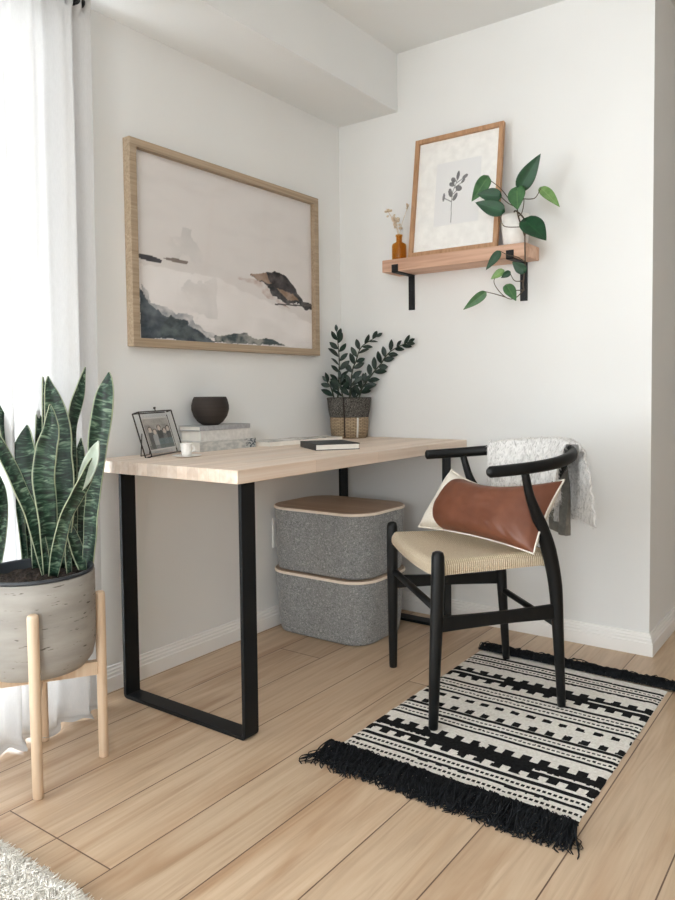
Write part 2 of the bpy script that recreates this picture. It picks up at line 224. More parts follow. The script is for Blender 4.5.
def mat_glass(name, tint=(1,1,1,1), refl=.5):
    m = bpy.data.materials.new(name); m.use_nodes = True; nt = m.node_tree; nt.nodes.clear()
    out = N(nt, 'ShaderNodeOutputMaterial'); tr = N(nt, 'ShaderNodeBsdfTransparent'); gl = N(nt, 'ShaderNodeBsdfGlossy'); fr = N(nt, 'ShaderNodeFresnel'); mx = N(nt, 'ShaderNodeMixShader')
    tr.inputs[0].default_value = tint; gl.inputs['Roughness'].default_value = .02; fr.inputs[0].default_value = 1.4
    t = N(nt, 'ShaderNodeMath', operation='MULTIPLY'); t.inputs[1].default_value = refl; nt.links.new(fr.outputs[0], t.inputs[0])
    ge = N(nt, 'ShaderNodeNewGeometry'); iv = N(nt, 'ShaderNodeMath', operation='SUBTRACT'); iv.inputs[0].default_value = 1; nt.links.new(ge.outputs['Backfacing'], iv.inputs[1])
    t2 = N(nt, 'ShaderNodeMath', operation='MULTIPLY'); nt.links.new(t.outputs[0], t2.inputs[0]); nt.links.new(iv.outputs[0], t2.inputs[1])
    nt.links.new(t2.outputs[0], mx.inputs[0]); nt.links.new(tr.outputs[0], mx.inputs[1]); nt.links.new(gl.outputs[0], mx.inputs[2]); nt.links.new(mx.outputs[0], out.inputs[0])
    return m
M['glass'] = mat_glass('clear_glass', (.99,.99,.99,1), .6)
M['amber'] = mat_glass('amber_bottle_glass', (.86,.66,.34,1), .9)

def mat_curtain():
    m = bpy.data.materials.new('white_sheer_linen'); m.use_nodes = True; nt = m.node_tree; nt.nodes.clear()
    out = N(nt, 'ShaderNodeOutputMaterial'); df = N(nt, 'ShaderNodeBsdfDiffuse'); tl = N(nt, 'ShaderNodeBsdfTranslucent'); tp = N(nt, 'ShaderNodeBsdfTransparent')
    w = N(nt, 'ShaderNodeTexNoise'); w.inputs['Scale'].default_value = 1; w.inputs['Detail'].default_value = 3; nt.links.new(coords(nt, (500,500,60)), w.inputs['Vector'])
    col = ramp(nt, w.outputs[0], [(.3, (.86,.86,.86,1)), (.7, (.93,.93,.93,1))])
    nt.links.new(col, df.inputs[0]); tl.inputs[0].default_value = (.25,.246,.242,1)
    a = N(nt, 'ShaderNodeMixShader'); a.inputs[0].default_value = .42; nt.links.new(df.outputs[0], a.inputs[1]); nt.links.new(tl.outputs[0], a.inputs[2])
    c = N(nt, 'ShaderNodeMixShader'); c.inputs[0].default_value = .012; nt.links.new(a.outputs[0], c.inputs[1]); nt.links.new(tp.outputs[0], c.inputs[2])
    nt.links.new(c.outputs[0], out.inputs[0]); return m
M['curtain'] = mat_curtain()

def mat_cord():
    m, nt, b, o = new_mat('natural_paper_cord')
    uv = N(nt, 'ShaderNodeUVMap'); sep = N(nt, 'ShaderNodeSeparateXYZ'); nt.links.new(uv.outputs[0], sep.inputs[0])
    mu = N(nt, 'ShaderNodeMath', operation='MULTIPLY'); mu.inputs[1].default_value = 2*PI/.0065; nt.links.new(sep.outputs[0], mu.inputs[0])
    si = N(nt, 'ShaderNodeMath', operation='SINE'); nt.links.new(mu.outputs[0], si.inputs[0])
    mr = N(nt, 'ShaderNodeMapRange'); mr.inputs[1].default_value = -1; nt.links.new(si.outputs[0], mr.inputs[0])
    t = N(nt, 'ShaderNodeTexNoise'); t.inputs['Scale'].default_value = 160; nt.links.new(coords(nt), t.inputs['Vector'])
    ad = N(nt, 'ShaderNodeMath', operation='MULTIPLY_ADD'); ad.inputs[1].default_value = .6; nt.links.new(t.outputs[0], ad.inputs[0]); nt.links.new(mr.outputs[0], ad.inputs[2])
    nt.links.new(ramp(nt, ad.outputs[0], [(.25, srgb(192,164,126)), (.55, srgb(236,216,184)), (1, srgb(249,235,210))]), b.inputs['Base Color'])
    b.inputs['Roughness'].default_value = .75; bump(nt, b, ad.outputs[0], 1.0, .004); return m
M['cord'] = mat_cord()

def mat_attr(name, rough=.7):
    m, nt, b, o = new_mat(name)
    a = N(nt, 'ShaderNodeVertexColor'); a.layer_name = 'Col'; nt.links.new(a.outputs[0], b.inputs['Base Color'])
    b.inputs['Roughness'].default_value = rough; b.inputs['Specular IOR Level'].default_value = .2; return m
M['print'] = mat_attr('printed_paper')
M['print2'] = mat_attr('printed_cover', .45)

def mat_fur(name, c1, c2, c3):
    m, nt, b, o = new_mat(name)
    t = N(nt, 'ShaderNodeTexNoise'); t.inputs['Scale'].default_value = 1; t.inputs['Detail'].default_value = 5; t.inputs['Distortion'].default_value = 2.5
    nt.links.new(coords(nt, (60,60,24)), t.inputs['Vector'])
    nt.links.new(ramp(nt, t.outputs[0], [(.3, c1), (.45, c2), (.6, c3)]), b.inputs['Base Color'])
    b.inputs['Roughness'].default_value = .95; b.inputs['Specular IOR Level'].default_value = .1; b.inputs['Sheen Weight'].default_value = .2
    t2 = N(nt, 'ShaderNodeTexNoise'); t2.inputs['Scale'].default_value = 120; t2.inputs['Detail'].default_value = 4; t2.inputs['Distortion'].default_value = 1.5
    nt.links.new(coords(nt, (1,1,.5)), t2.inputs['Vector'])
    bump(nt, b, t2.outputs[0], .9, .006); return m
M['throw'] = mat_fur('grey_flecked_faux_fur', srgb(176,174,172), srgb(226,225,223), srgb(244,243,241))
M['throw_back'] = noisy('grey_throw_lining', srgb(118,116,110), srgb(138,135,128), (40,40,40), .9)
M['rug_white'] = noisy('cream_rug_wool', srgb(220,216,208), srgb(238,235,229), (150,150,150), .95, .5, .002, 3, .1)
M['rug_black'] = noisy('black_rug_wool', srgb(22,22,23), srgb(34,34,35), (150,150,150), .95, .5, .002, 3, .1)
M['fringe'] = noisy('black_fringe_yarn', srgb(14,16,18), srgb(30,32,35), (90,90,90), .85, 0, 0, 3, .2)
M['shag'] = noisy('ivory_shag_yarn', srgb(226,221,212), srgb(242,239,232), (50,50,50), .95, 0, 0, 3, .1)
def mat_basket():
    m, nt, b, o = new_mat('tan_woven_fibre')
    br = N(nt, 'ShaderNodeTexBrick'); br.inputs['Scale'].default_value = 1; br.inputs['Brick Width'].default_value = .02; br.inputs['Row Height'].default_value = .0065
    br.inputs['Mortar Size'].default_value = .001; br.inputs['Color1'].default_value = srgb(150,130,104); br.inputs['Color2'].default_value = srgb(176,156,128); br.inputs['Mortar'].default_value = srgb(98,82,64)
    uv = N(nt, 'ShaderNodeUVMap'); nt.links.new(uv.outputs[0], br.inputs['Vector'])
    nt.links.new(br.outputs[0], b.inputs['Base Color']); b.inputs['Roughness'].default_value = .85
    bump(nt, b, br.outputs['Fac'], -.6, .002); return m
M['basket'] = mat_basket()
M['basket_dark'] = noisy('black_bobble_weave', srgb(22,22,22), srgb(120,116,110), (230,230,230), .9, .8, .004, 4, .1)

# ------------------------------------------------------------------ object helpers
def tag(o, label=None, cat=None, group=None, kind=None):
    if label: o['label'] = label
    if cat: o['category'] = cat
    if group: o['group'] = group
    if kind: o['kind'] = kind
    return o
def root(name, loc, label, cat, rotz=0, group=None):
    o = bpy.data.objects.new(name, None); COL.objects.link(o); o.empty_display_size = .05
    o.location = loc; o.rotation_euler = (0, 0, rotz); return tag(o, label, cat, group)
class G:
    """collects geometry for one mesh"""
    def __init__(s): s.v = []; s.f = []; s.mi = []; s.uv = []; s.c = []
    def add(s, vs, fs, mi=0, uvs=None):
        n = len(s.v); s.v += [tuple(v) for v in vs]
        for i, f in enumerate(fs):
            s.f.append(tuple(n+k for k in f)); s.mi.append(mi)
            s.uv.append(uvs[i] if uvs else [(0, 0)]*len(f))
        return s
    def box(s, a, b, mi=0):
        x0, y0, z0 = a; x1, y1, z1 = b
        vs = [(x0,y0,z0),(x1,y0,z0),(x1,y1,z0),(x0,y1,z0),(x0,y0,z1),(x1,y0,z1),(x1,y1,z1),(x0,y1,z1)]
        return s.add(vs, [(0,3,2,1),(4,5,6,7),(0,1,5,4),(1,2,6,5),(2,3,7,6),(3,0,4,7)], mi)
    def tube(s, path, rad, seg=12, mi=0, caps=True, flat=1.0, up=None):
        P = [Vector(p) for p in path]; n = len(P)
        R = rad if isinstance(rad, (list, tuple)) else [rad]*n
        T = [(P[min(i+1, n-1)]-P[max(i-1, 0)]).normalized() for i in range(n)]
        a = Vector(up) if up else (Vector((0,0,1)) if abs(T[0].z) < .9 else Vector((1,0,0)))
        a = (a-a.dot(T[0])*T[0]).normalized(); vs = []
        for i in range(n):
            a = (a-a.dot(T[i])*T[i]).normalized(); b = T[i].cross(a)
            for k in range(seg):
                t = 2*PI*k/seg; vs.append(P[i]+(a*math.cos(t)+b*math.sin(t)*flat)*R[i])
        fs = [(i*seg+k, i*seg+(k+1) % seg, (i+1)*seg+(k+1) % seg, (i+1)*seg+k) for i in range(n-1) for k in range(seg)]
        if caps: fs += [tuple(range(seg-1, -1, -1)), tuple((n-1)*seg+k for k in range(seg))]
        return s.add(vs, fs, mi)
    def lathe(s, prof, c=(0,0,0), seg=40, mi=0, cap0=True, cap1=True, uvscale=None):
        vs = []; m = len(prof)
        for r, z in prof:
            for k in range(seg):
                t = 2*PI*k/seg; vs.append((c[0]+r*math.cos(t), c[1]+r*math.sin(t), c[2]+z))
        fs = []; uvs = []
        for i in range(m-1):
            for k in range(seg):
                fs.append((i*seg+k, i*seg+(k+1) % seg, (i+1)*seg+(k+1) % seg, (i+1)*seg+k))
                rr = prof[0][0]; u0 = k/seg*2*PI*rr; u1 = (k+1)/seg*2*PI*rr
                uvs.append([(u0, prof[i][1]), (u1, prof[i][1]), (u1, prof[i+1][1]), (u0, prof[i+1][1])])
        if cap0: fs.append(tuple(range(seg-1, -1, -1))); uvs.append([(0,0)]*seg)
        if cap1: fs.append(tuple((m-1)*seg+k for k in range(seg))); uvs.append([(0,0)]*seg)
        return s.add(vs, fs, mi, uvs)
    def build(s, name, mats, parent=None, local=False, smooth=False, bevel=0, sub=0, solid=0, kind=None, colors=None, segs=2, angle=35):
        me = bpy.data.meshes.new(name)
        off = Vector((0,0,0))
        if parent and not local: off = parent['_w'] if '_w' in parent else world_loc(parent)
        me.from_pydata([tuple(Vector(v)-Vector(off)) for v in s.v], [], s.f)
        for m in (mats if isinstance(mats, (list, tuple)) else [mats]): me.materials.append(m)
        me.polygons.foreach_set('material_index', s.mi)
        u = me.uv_layers.new(name='UVMap'); flat = []
        for q in s.uv:
            for a in q: flat += [a[0], a[1]]
        u.data.foreach_set('uv', flat)
        if colors is not None:
            ca = me.color_attributes.new('Col', 'FLOAT_COLOR', 'POINT')
            ca.data.foreach_set('color', [x for c in colors for x in c])
        me.update(); me.validate()
        o = bpy.data.objects.new(name, me); COL.objects.link(o)
        if parent: o.parent = parent
        if smooth: me.shade_smooth()
        if bevel:
            b = o.modifiers.new('bevel', 'BEVEL'); b.width = bevel; b.segments = segs; b.limit_method = 'ANGLE'; b.angle_limit = math.radians(angle)
            me.shade_smooth(); w = o.modifiers.new('wn', 'WEIGHTED_NORMAL'); w.keep_sharp = True
        if solid:
            b = o.modifiers.new('solid', 'SOLIDIFY'); b.thickness = solid; b.offset = 0
        if sub:
            b = o.modifiers.new('sub', 'SUBSURF'); b.levels = sub; b.render_levels = sub
        if kind: o['kind'] = kind
        return o
def world_loc(o):
    v = Vector(o.location)
    while o.parent: o = o.parent; v += o.location
    return v
def catmull(P, n=6):
    P = [Vector(p) for p in P]; out = []
    Q = [P[0]*2-P[1]]+P+[P[-1]*2-P[-2]]
    for i in range(1, len(Q)-2):
        for k in range(n):
            t = k/n; a, b, c, d = Q[i-1], Q[i], Q[i+1], Q[i+2]
            out.append(.5*((2*b)+(c-a)*t+(2*a-5*b+4*c-d)*t*t+(3*b-a-3*c+d)*t**3))
    out.append(P[-1]); return out
def interp(L, m):
    n = len(L)-1; r = []
    for i in range(m):
        t = i/(m-1)*n; k = min(int(t), n-1); r.append(L[k]+(L[k+1]-L[k])*(t-k))
    return r
def in_poly(x, y, P):
    c = False; j = len(P)-1
    for i in range(len(P)):
        if (P[i][1] > y) != (P[j][1] > y) and x < (P[j][0]-P[i][0])*(y-P[i][1])/(P[j][1]-P[i][1])+P[i][0]: c = not c
        j = i
    return c
def fbm(x, y, z=0, o=4): return noise.fractal(Vector((x, y, z)), 1.0, 2.0, o)
def lerp(a, b, t): return tuple(a[i]+(b[i]-a[i])*t for i in range(3))
def raster(nu, nv, pos, fn):
    """a flat printed sheet: grid of vertices coloured by fn(u, v)"""
    g = G(); cols = []
    vs = [pos(i/nu, j/nv) for j in range(nv+1) for i in range(nu+1)]
    for j in range(nv+1):
        for i in range(nu+1):
            c = fn(i/nu, j/nv); cols.append((c[0], c[1], c[2], 1))
    fs = [(j*(nu+1)+i, j*(nu+1)+i+1, (j+1)*(nu+1)+i+1, (j+1)*(nu+1)+i) for j in range(nv) for i in range(nu)]
    g.add(vs, fs); return g, cols

# ------------------------------------------------------------------ the setting
def struct(name, g, m, **k):
    o = g.build(name, m, **k); o['kind'] = 'structure'; return o
X1 = 1.373; ZC = 2.41; ZS = 2.164; XW = .316
XR = 4.7; YF = -5.6; YH = 3.4
WY0, WY1, WZ0, WZ1 = -5.2, -1.43, .012, 2.06
struct('floor', G().box((-.15, YF-.15, -.08), (XR+.15, YH+.15, 0)), M['floor'])
struct('ceiling', G().box((-.15, YF-.15, ZC), (XR+.15, YH+.15, ZC+.1)), M['ceil'])
g = G(); T = .14
g.box((-T, YF-T, 0), (0, WY0, ZC)); g.box((-T, WY1, 0), (0, .12, ZC)); g.box((-T, WY0, 0), (0, WY1, WZ0)); g.box((-T, WY0, WZ1), (0, WY1, ZC))
struct('wall_left', g, M['wall'])
struct('wall_back', G().box((0, 0, 0), (X1, .14, ZC)), M['wall'])
struct('wall_hall', G().box((X1-.14, .14, 0), (X1, YH, ZC)), M['wall'])
struct('wall_hall_end', G().box((X1, YH, 0), (XR, YH+.14, ZC)), M['wall'])
struct('wall_right', G().box((XR, YF, 0), (XR+.14, YH+.14, ZC)), M['wall_far'])
# wall behind the camera, with a window added for fill light
g = G(); FX0, FX1 = 2.3, 3.9
g.box((0, YF-T, 0), (FX0, YF, ZC)); g.box((FX1, YF-T, 0), (XR, YF, ZC)); g.box((FX0, YF-T, 0), (FX1, YF, .8)); g.box((FX0, YF-T, 2.1), (FX1, YF, ZC))
struct('wall_front', g, M['wall_far'])
struct('trim_1', G().box((0, YF, ZS), (XW, 0, ZC)), M['ceil'])['label'] = 'boxed soffit running along the top of the left wall'
def baseboard(name, a, b, n, ma=0, mb=0):
    """profiled skirting along a-b, n = outward normal"""
    prof = [(0,0),(.016,0),(.016,.046),(.0125,.049),(.0125,.058),(.0095,.062),(.0095,.068),(.006,.072),(.005,.079),(0,.080)]
    a = Vector(a); b = Vector(b); n = Vector(n); g = G(); vs = []
    dr_ = (b-a).normalized()
    for p, k_ in ((a, ma), (b, mb)):
        for d, z in prof: vs.append(p+n*d+dr_*(k_*d)+Vector((0,0,z)))
    m = len(prof); fs = [(i, i+1, m+i+1, m+i) for i in range(m-1)]+[tuple(range(m-1,-1,-1)), tuple(range(m, 2*m))]
    g.add(vs, fs); return struct(name, g, M['trim'])
baseboard('baseboard_left', (0, WY1, 0), (0, 0, 0), (1, 0, 0))
baseboard('baseboard_back', (0, 0, 0), (X1, 0, 0), (0, -1, 0), 0, 1)
baseboard('baseboard_hall', (X1, 0, 0), (X1, YH, 0), (1, 0, 0), -1, 0)
baseboard('baseboard_right', (XR, YF, 0), (XR, YH, 0), (-1, 0, 0))
# window in the left wall
w = bpy.data.objects.new('window_1', None); COL.objects.link(w); w['kind'] = 'structure'; w.location = (-.07, WY0, WZ0)
fr = G(); d0, d1 = -.11, -.04; f = .055
fr.box((d0, WY0, WZ0), (d1, WY0+f, WZ1)); fr.box((d0, WY1-f, WZ0), (d1, WY1, WZ1)); fr.box((d0, WY0, WZ0), (d1, WY1, WZ0+f)); fr.box((d0, WY0, WZ1-f), (d1, WY1, WZ1))
ms = [WY0+(WY1-WY0)*k/3 for k in range(4)]
for m_ in ms[1:3]: fr.box((d0, m_-.03, WZ0), (d1, m_+.03, WZ1))
fr.build('window_frame', M['trim'], w)
for k in range(3): G().box((-.078, ms[k]+f*.9, WZ0+f), (-.072, ms[k+1]-f*.9, WZ1-f)).build('pane', M['glass'], w)
struct('outside_shade_slab', G().box((-1.9, YF-1, 2.2), (-.16, 1.0, 2.34)), M['shade_slab'])['label'] = 'added slab outside that shades the top of the window'  # unseen slab added outside to dim the upper window and curtain
w = bpy.data.objects.new('fill_window', None); COL.objects.link(w); w['kind'] = 'structure'; w.location = (FX0, YF-.07, .8)  # unseen window made up to bring in fill from behind
fr = G(); e0, e1 = YF-.11, YF-.04
fr.box((FX0, e0, .8), (FX0+f, e1, 2.1)); fr.box((FX1-f, e0, .8), (FX1, e1, 2.1)); fr.box((FX0, e0, .8), (FX1, e1, .8+f)); fr.box((FX0, e0, 2.1-f), (FX1, e1, 2.1)); fr.box(((FX0+FX1)/2-.03, e0, .8), ((FX0+FX1)/2+.03, e1, 2.1))
fr.build('window_frame', M['trim'], w)

# wall outlet on the left wall beside the bins
t = root('wall_outlet', (0, -.456, .385), 'white outlet plate low on the left wall at the edge of the grey felt bins', 'outlet')
G().box((0, -.492, .325), (.006, -.42, .445)).build('cover_plate', M['plate'], t, bevel=.002)
for z in (.362, .408): G().box((.0055, -.473, z-.014), (.008, -.439, z+.014)).build('socket', M['white_ceramic'], t, bevel=.002)

# ------------------------------------------------------------------ desk
D = root('desk', (.32, -.665, 0), 'long pale butcher block desk on black steel loop legs along the left wall', 'desk')
G().box((.003, -1.340, .722), (.645, -.004, .76)).build('desk_top', M['desk_wood'], D, bevel=.0025)
def loop_leg(y):
    g = G(); w = .0275; t = .012; r = .014; x0, x1, z1 = .087, .617, .7215
    def pt(o):  # centre-line offset outline, rounded outer corners
        L = [(x0+o, z1)]
        for cx, s in ((x0, 1), (x1, -1)):
            ang = [(PI+PI/2*k/4) if s == 1 else (1.5*PI+PI/2*k/4) for k in range(5)]
            rr = max(r-o, .003); c = (cx+s*(o+rr), o+rr)
            for a in ang: L.append((c[0]+rr*math.cos(a), c[1]+rr*math.sin(a)))
        L.append((x1-o, z1)); return L
    A = pt(0); B = pt(t); n = len(A); vs = []
    for yy in (y-w, y+w):
        vs += [(p[0], yy, p[1]) for p in A]+[(p[0], yy, p[1]) for p in B]
    fs = []
    for i in range(n-1):
        fs += [(i, i+1, n+i+1, n+i), (2*n+i+1, 2*n+i, 3*n+i, 3*n+i+1), (i+1, i, 2*n+i, 2*n+i+1), (n+i, n+i+1, 3*n+i+1, 3*n+i)]
    fs += [(0, n, 3*n, 2*n), (n-1, 2*n+n-1, 3*n+n-1, n+n-1)]
    g.add(vs, fs)
    g.box((x0, y-w, z1-.006), (x1, y+w, z1+.0003))
    return g
loop_leg(-1.272).build('leg', M['black_steel'], D, bevel=.0015)
loop_leg(-.1185).build('leg', M['black_steel'], D, bevel=.0015)

# ------------------------------------------------------------------ felt bins
def srect(cx, cy, hx, hy, r, n=8):
    out = []
    for qx, qy, a0 in ((1,1,0), (-1,1,PI/2), (-1,-1,PI), (1,-1,1.5*PI)):
        for k in range(n+1):
            a = a0+PI/2*k/n; out.append((cx+qx*(hx-r)+r*math.cos(a), cy+qy*(hy-r)+r*math.sin(a)))
    return out
def loft(g, rings, mi=0):
    n = len(rings[0]); vs = [p for r in rings for p in r]; m = len(rings)
    fs = [(i*n+k, i*n+(k+1) % n, (i+1)*n+(k+1) % n, (i+1)*n+k) for i in range(m-1) for k in range(n)]
    fs += [tuple(range(n-1,-1,-1)), tuple((m-1)*n+k for k in range(n))]
    return g.add(vs, fs, mi)
def bin_(z0, label, b0=0):
    cx, cy = .256, -.372; t = root('storage_bin', (cx, cy, z0), label, 'storage bin', group=None)
    prof = [(.016-b0, 0), (.004-b0, .004), (-b0, .014), (-.006-b0*.8, .06), (-.014-b0*.4, .14), (-.019, .2), (-.021, .2435)]
    rings = []
    for off, z in prof:
        rings.append([(x, y, z0+z) for x, y in srect(cx, cy, .2225-off, .162-off, .088-off)])
    loft(G(), rings).build('felt_body', M['felt'], t, smooth=True, bevel=.003, angle=60)
    g = G(); L = [(0, .2437), (-.002, .245), (-.002, .251), (0, .2535)]
    loft(g, [[(x, y, z0+z) for x, y in srect(cx, cy, .2445-o-.001, .1845-o-.001, .107)] for o, z in L])
    g.build('lid', M['lid_edge'], t, bevel=.001)
    loft(G(), [[(x, y, z0+z) for x, y in srect(cx, cy, .241, .181, .104)] for z in (.2536, .2552)]).build('lid_panel', M['lid_wood'], t)
bin_(0, 'grey felt storage bin standing on the floor under the desk, lower of the two')
bin_(.2555, 'grey felt bin with brown wooden lid, stacked on top of the other bin', .010)

# ------------------------------------------------------------------ things on the desk
ZD = .7602
def book(x0, y0, x1, y1, z0, h, cover, label, name='book', spine='x', prt=None, rot=0, group=None):
    t = root(name, ((x0+x1)/2, (y0+y1)/2, z0), label, 'book', rot, group); hx, hy = (x1-x0)/2, (y1-y0)/2; c = .0022
    g = G(); g.box((-hx, -hy, 0), (hx, hy, c)); g.box((-hx, -hy, h-c), (hx, hy, h)); g.box((hx-c, -hy, c), (hx, hy, h-c))
    g.build('cover', cover, t, local=True, bevel=.0006)
    G().box((-hx+.003, -hy+.004, c), (hx-c, hy-.004, h-c)).build('pages', M['paper'], t, local=True)
    return t
b3 = book(.004, -.985, .118, -.705, ZD, .035, M['book_pale'], 'thick book with a blotchy marbled spine at the bottom of the stack on the desk')
def marb(u, v):
    n = fbm(u*9, v*2.2, 3, 5); d = .5+.5*math.tanh((n+.12*(u-.4))*3); k = max(0, u-.72)/.28
    c = lerp((.62,.61,.58), (.42,.43,.42), d); dk = 1 if fbm(u*26, v*5, 8, 4) > .05 else 0
    return lerp(c, (.06,.08,.10) if dk else (.5,.52,.52), min(1, k*1.6))
g, c = raster(120, 16, lambda u, v: (.1183, -.984+.278*u, ZD+.001+.033*v), marb)
g.build('printed_spine', M['print2'], b3, colors=c)
book(.006, -.975, .112, -.725, ZD+.0352, .037, M['book_pale'], 'off white cloth book in the middle of the stack on the desk')
book(.004, -.98, .114, -.73, ZD+.0724, .017, M['book_grey'], 'light grey book on top of the stack, under the dark bowl')
# bowl
t = tag(G().lathe([(.030,0),(.048,.012),(.064,.034),(.0715,.058),(.0715,.074),(.066,.096),(.061,.106),(.058,.1065),(.056,.104),(.062,.092),(.067,.073),(.066,.058),(.058,.034),(.04,.016),(.01,.010)], (0,0,0), 48).build('bowl', M['bowl'], smooth=True),
    'dark brown round stoneware bowl on top of the stacked books', 'bowl')
t.location = (.0735, -.892, ZD+.0896); t.scale = (.93, .93, .95)
# magazines
def mag(c, hx, hy, z0, h, rot, label, seed):
    t = root('magazine', (c[0], c[1], z0), label, 'magazine', rot)
    g = G(); g.box((-hx, -hy, 0), (hx, hy, h-.0006)); g.build('pages', M['paper'], t, local=True, bevel=.001)
    def f(u, v):
        n = fbm(u*3+seed, v*5, seed, 3); c_ = lerp((.72,.71,.68), (.45,.44,.42), .5+.5*math.tanh(n*4))
        return (.05,.05,.055) if (fbm(u*4+seed*2, v*9, 4, 3) > .55) else c_
    g, c2 = raster(40, 60, lambda u, v: (-hx+2*hx*u, -hy+2*hy*v, h), f)
    g.build('cover', M['print2'], t, local=True, colors=c2, solid=.0006)
mag((.118, -.545), .062, .13, ZD, .017, math.radians(-6), 'pale thick magazine lying flat just behind the stack of books', 1.3)
mag((.094, -.305), .052, .10, ZD, .012, math.radians(-8), 'thin pale magazine lying flat in front of the woven basket planter', 5.1)
# notebook
nb = root('notebook', (.399, -.618, ZD), 'black hardcover notebook with white page edges lying at the front of the desk', 'notebook', math.radians(-35))
g = G(); g.box((-.1, -.082, 0), (.1, .082, .0025)); g.box((-.1, -.082, .0195), (.1, .082, .022)); g.box((-.1, -.082, .002), (.1, -.0795, .020)); g.build('cover', M['book_black'], nb, local=True, bevel=.0008)
G().box((-.097, -.0795, .0025), (.0975, .079, .0195)).build('pages', M['paper'], nb, local=True)
# glass photo frame leaning back
BL = Vector((.142, -1.212, ZD+.0045)); BR = Vector((.055, -1.005, ZD+.0045)); e = (BR-BL); W = e.length; e.normalize(); nb_ = Vector((-e.y, e.x, 0)); la = math.radians(17)
upv = nb_*math.sin(la)+Vector((0,0,math.cos(la))); nrm = e.cross(upv).normalized(); Hh = .148
pf = root('photo_frame', tuple(BL+e*W/2-nrm*0), 'small black wire and glass photo frame at the near end of the desk', 'photo frame')
def fp(u, v, d=0): return BL+e*(u*W)+upv*(v*Hh)-nrm*d
g = G(); r = .0022
for d in (0, .022):
    for a, b in (((0,0),(1,0)), ((1,0),(1,1)), ((1,1),(0,1)), ((0,1),(0,0))): g.tube([fp(*a, d), fp(*b, d)], r, 6)
for a in ((0,0),(1,0),(1,1),(0,1)): g.tube([fp(*a, 0), fp(*a, .022)], r, 6)
g.build('wire_frame', M['brass'], pf)
k0 = fp(.5, 1, 0); g = G().tube([k0, k0+upv*.008], .0018, 6); g.tube([k0+upv*.008, k0+upv*.014], .0042, 8); g.build('clasp', M['brass'], pf)
g = G(); pts = [fp(.1, .55, .022), fp(.1, .0, .022)-nrm*.03]; pts[1].z = ZD+.0035; q = [fp(.35, .55, .022), fp(.35, 0, .022)-nrm*.03]; q[1].z = ZD+.0035
g.tube(pts, .0016, 6); g.tube([pts[1], q[1]], .0016, 6); g.tube([q[1], q[0]], .0016, 6); g.build('easel_stand', M['brass'], pf)
def photo(u, v):
    n = fbm(u*5, v*5, 2, 4); c = .42+.14*n
    if v > .78: c = .5+.1*n
    if u < .03 or u > .97 or v < .05 or v > .95: return (.75,.74,.72)
    col = (c*1.0, c*.97, c*.93)
    folk = [(.2,.62,.08,.30), (.36,.55,.085,.26), (.55,.66,.09,.32), (.74,.56,.08,.26), (.88,.62,.07,.28)]
    for i, (cx, cy, r, b) in enumerate(folk):
        if abs(u-cx) < r*1.25-max(0, v-cy+.12)*.6 and v < cy-.07: k = [.12,.5,.08,.2,.1][i]; col = lerp((k, k*1.02, k*1.05), col, .12)
        if ((u-cx)/.075)**2+((v-cy-.03)/.07)**2 < 1: col = (.07,.05,.045)
        if ((u-cx)/.055)**2+((v-cy)/.08)**2 < 1: col = (.74,.66,.60)
    if v < .35 and u > .42: col = lerp(col, (.20,.28,.30), .7)
    if v < .16: col = lerp(col, (.16,.17,.17), .6)
    return col
g, c = raster(90, 60, lambda u, v: fp(.10+.80*u, .12+.76*v, .011), photo); g.build('photograph', M['print'], pf, colors=c, solid=.0006)
for d in (.003, .019):
    g = G(); g.add([fp(.01,.01,d), fp(.99,.01,d), fp(.99,.99,d), fp(.01,.99,d), fp(.01,.01,d+.0012), fp(.99,.01,d+.0012), fp(.99,.99,d+.0012), fp(.01,.99,d+.0012)], [(3,2,1,0),(4,5,6,7),(0,1,5,4),(1,2,6,5),(2,3,7,6),(3,0,4,7)])
    g.build('glass', M['glass'], pf)
# saucer and cup
t = tag(G().lathe([(.022,0),(.036,.0015),(.047,.004),(.047,.0052),(.035,.0035),(.001,.0028)], (0,0,0), 36).build('saucer', M['white_ceramic'], smooth=True), 'small white round saucer under the white cup beside the photo frame', 'saucer')
t.location = (.205, -1.122, ZD)
t = root('cup', (.203, -1.122, ZD+.0030), 'tiny white ribbed cup standing on the saucer beside the photo frame', 'cup')
prof = [(.010,0),(.0155,.004),(.0175,.02),(.0175,.036),(.0195,.0405),(.018,.0405),(.0155,.036),(.015,.01),(.001,.006)]
g = G(); g.lathe(prof, (0,0,0), 24); g.build('cup_body', M['white_ceramic'], t, local=True, smooth=True)
G().tube([(.016,.004,.032),(.027,.007,.030),(.029,.007,.02),(.017,.004,.012)], .0022, 6).build('handle', M['white_ceramic'], t, local=True, smooth=True)

# basket planter with ZZ plant
PX_, PY_ = .118, -.104
zp = root('zz_plant', (PX_, PY_, ZD), 'dark green waxy leaved plant in a tan and black woven basket in the desk corner', 'potted plant')
g = G(); g.lathe([(.074,0),(.080,.004),(.0845,.05),(.086,.092),(.0835,.098)], (PX_, PY_, ZD), 48, cap1=False); g.build('basket', M['basket'], zp, smooth=True)
g = G(); g.lathe([(.0865,.092),(.092,.12),(.097,.168),(.099,.176),(.095,.178),(.091,.17),(.087,.125),(.083,.097)], (PX_, PY_, ZD), 48, cap0=False, cap1=False); g.build('basket_band', M['basket_dark'], zp, smooth=True)
G().lathe([(.001,.150),(.089,.150)], (PX_, PY_, ZD), 32, cap0=False, cap1=False).build('soil', M['pot_soil'], zp)
a = math.radians(-68); dx, dy = math.cos(a), math.sin(a)
path = [(PX_+dx*rr, PY_+dy*rr, ZD+z) for rr, z in ((.087,.004),(.0895,.05),(.0915,.09),(.097,.12),(.102,.165),(.104,.178))]
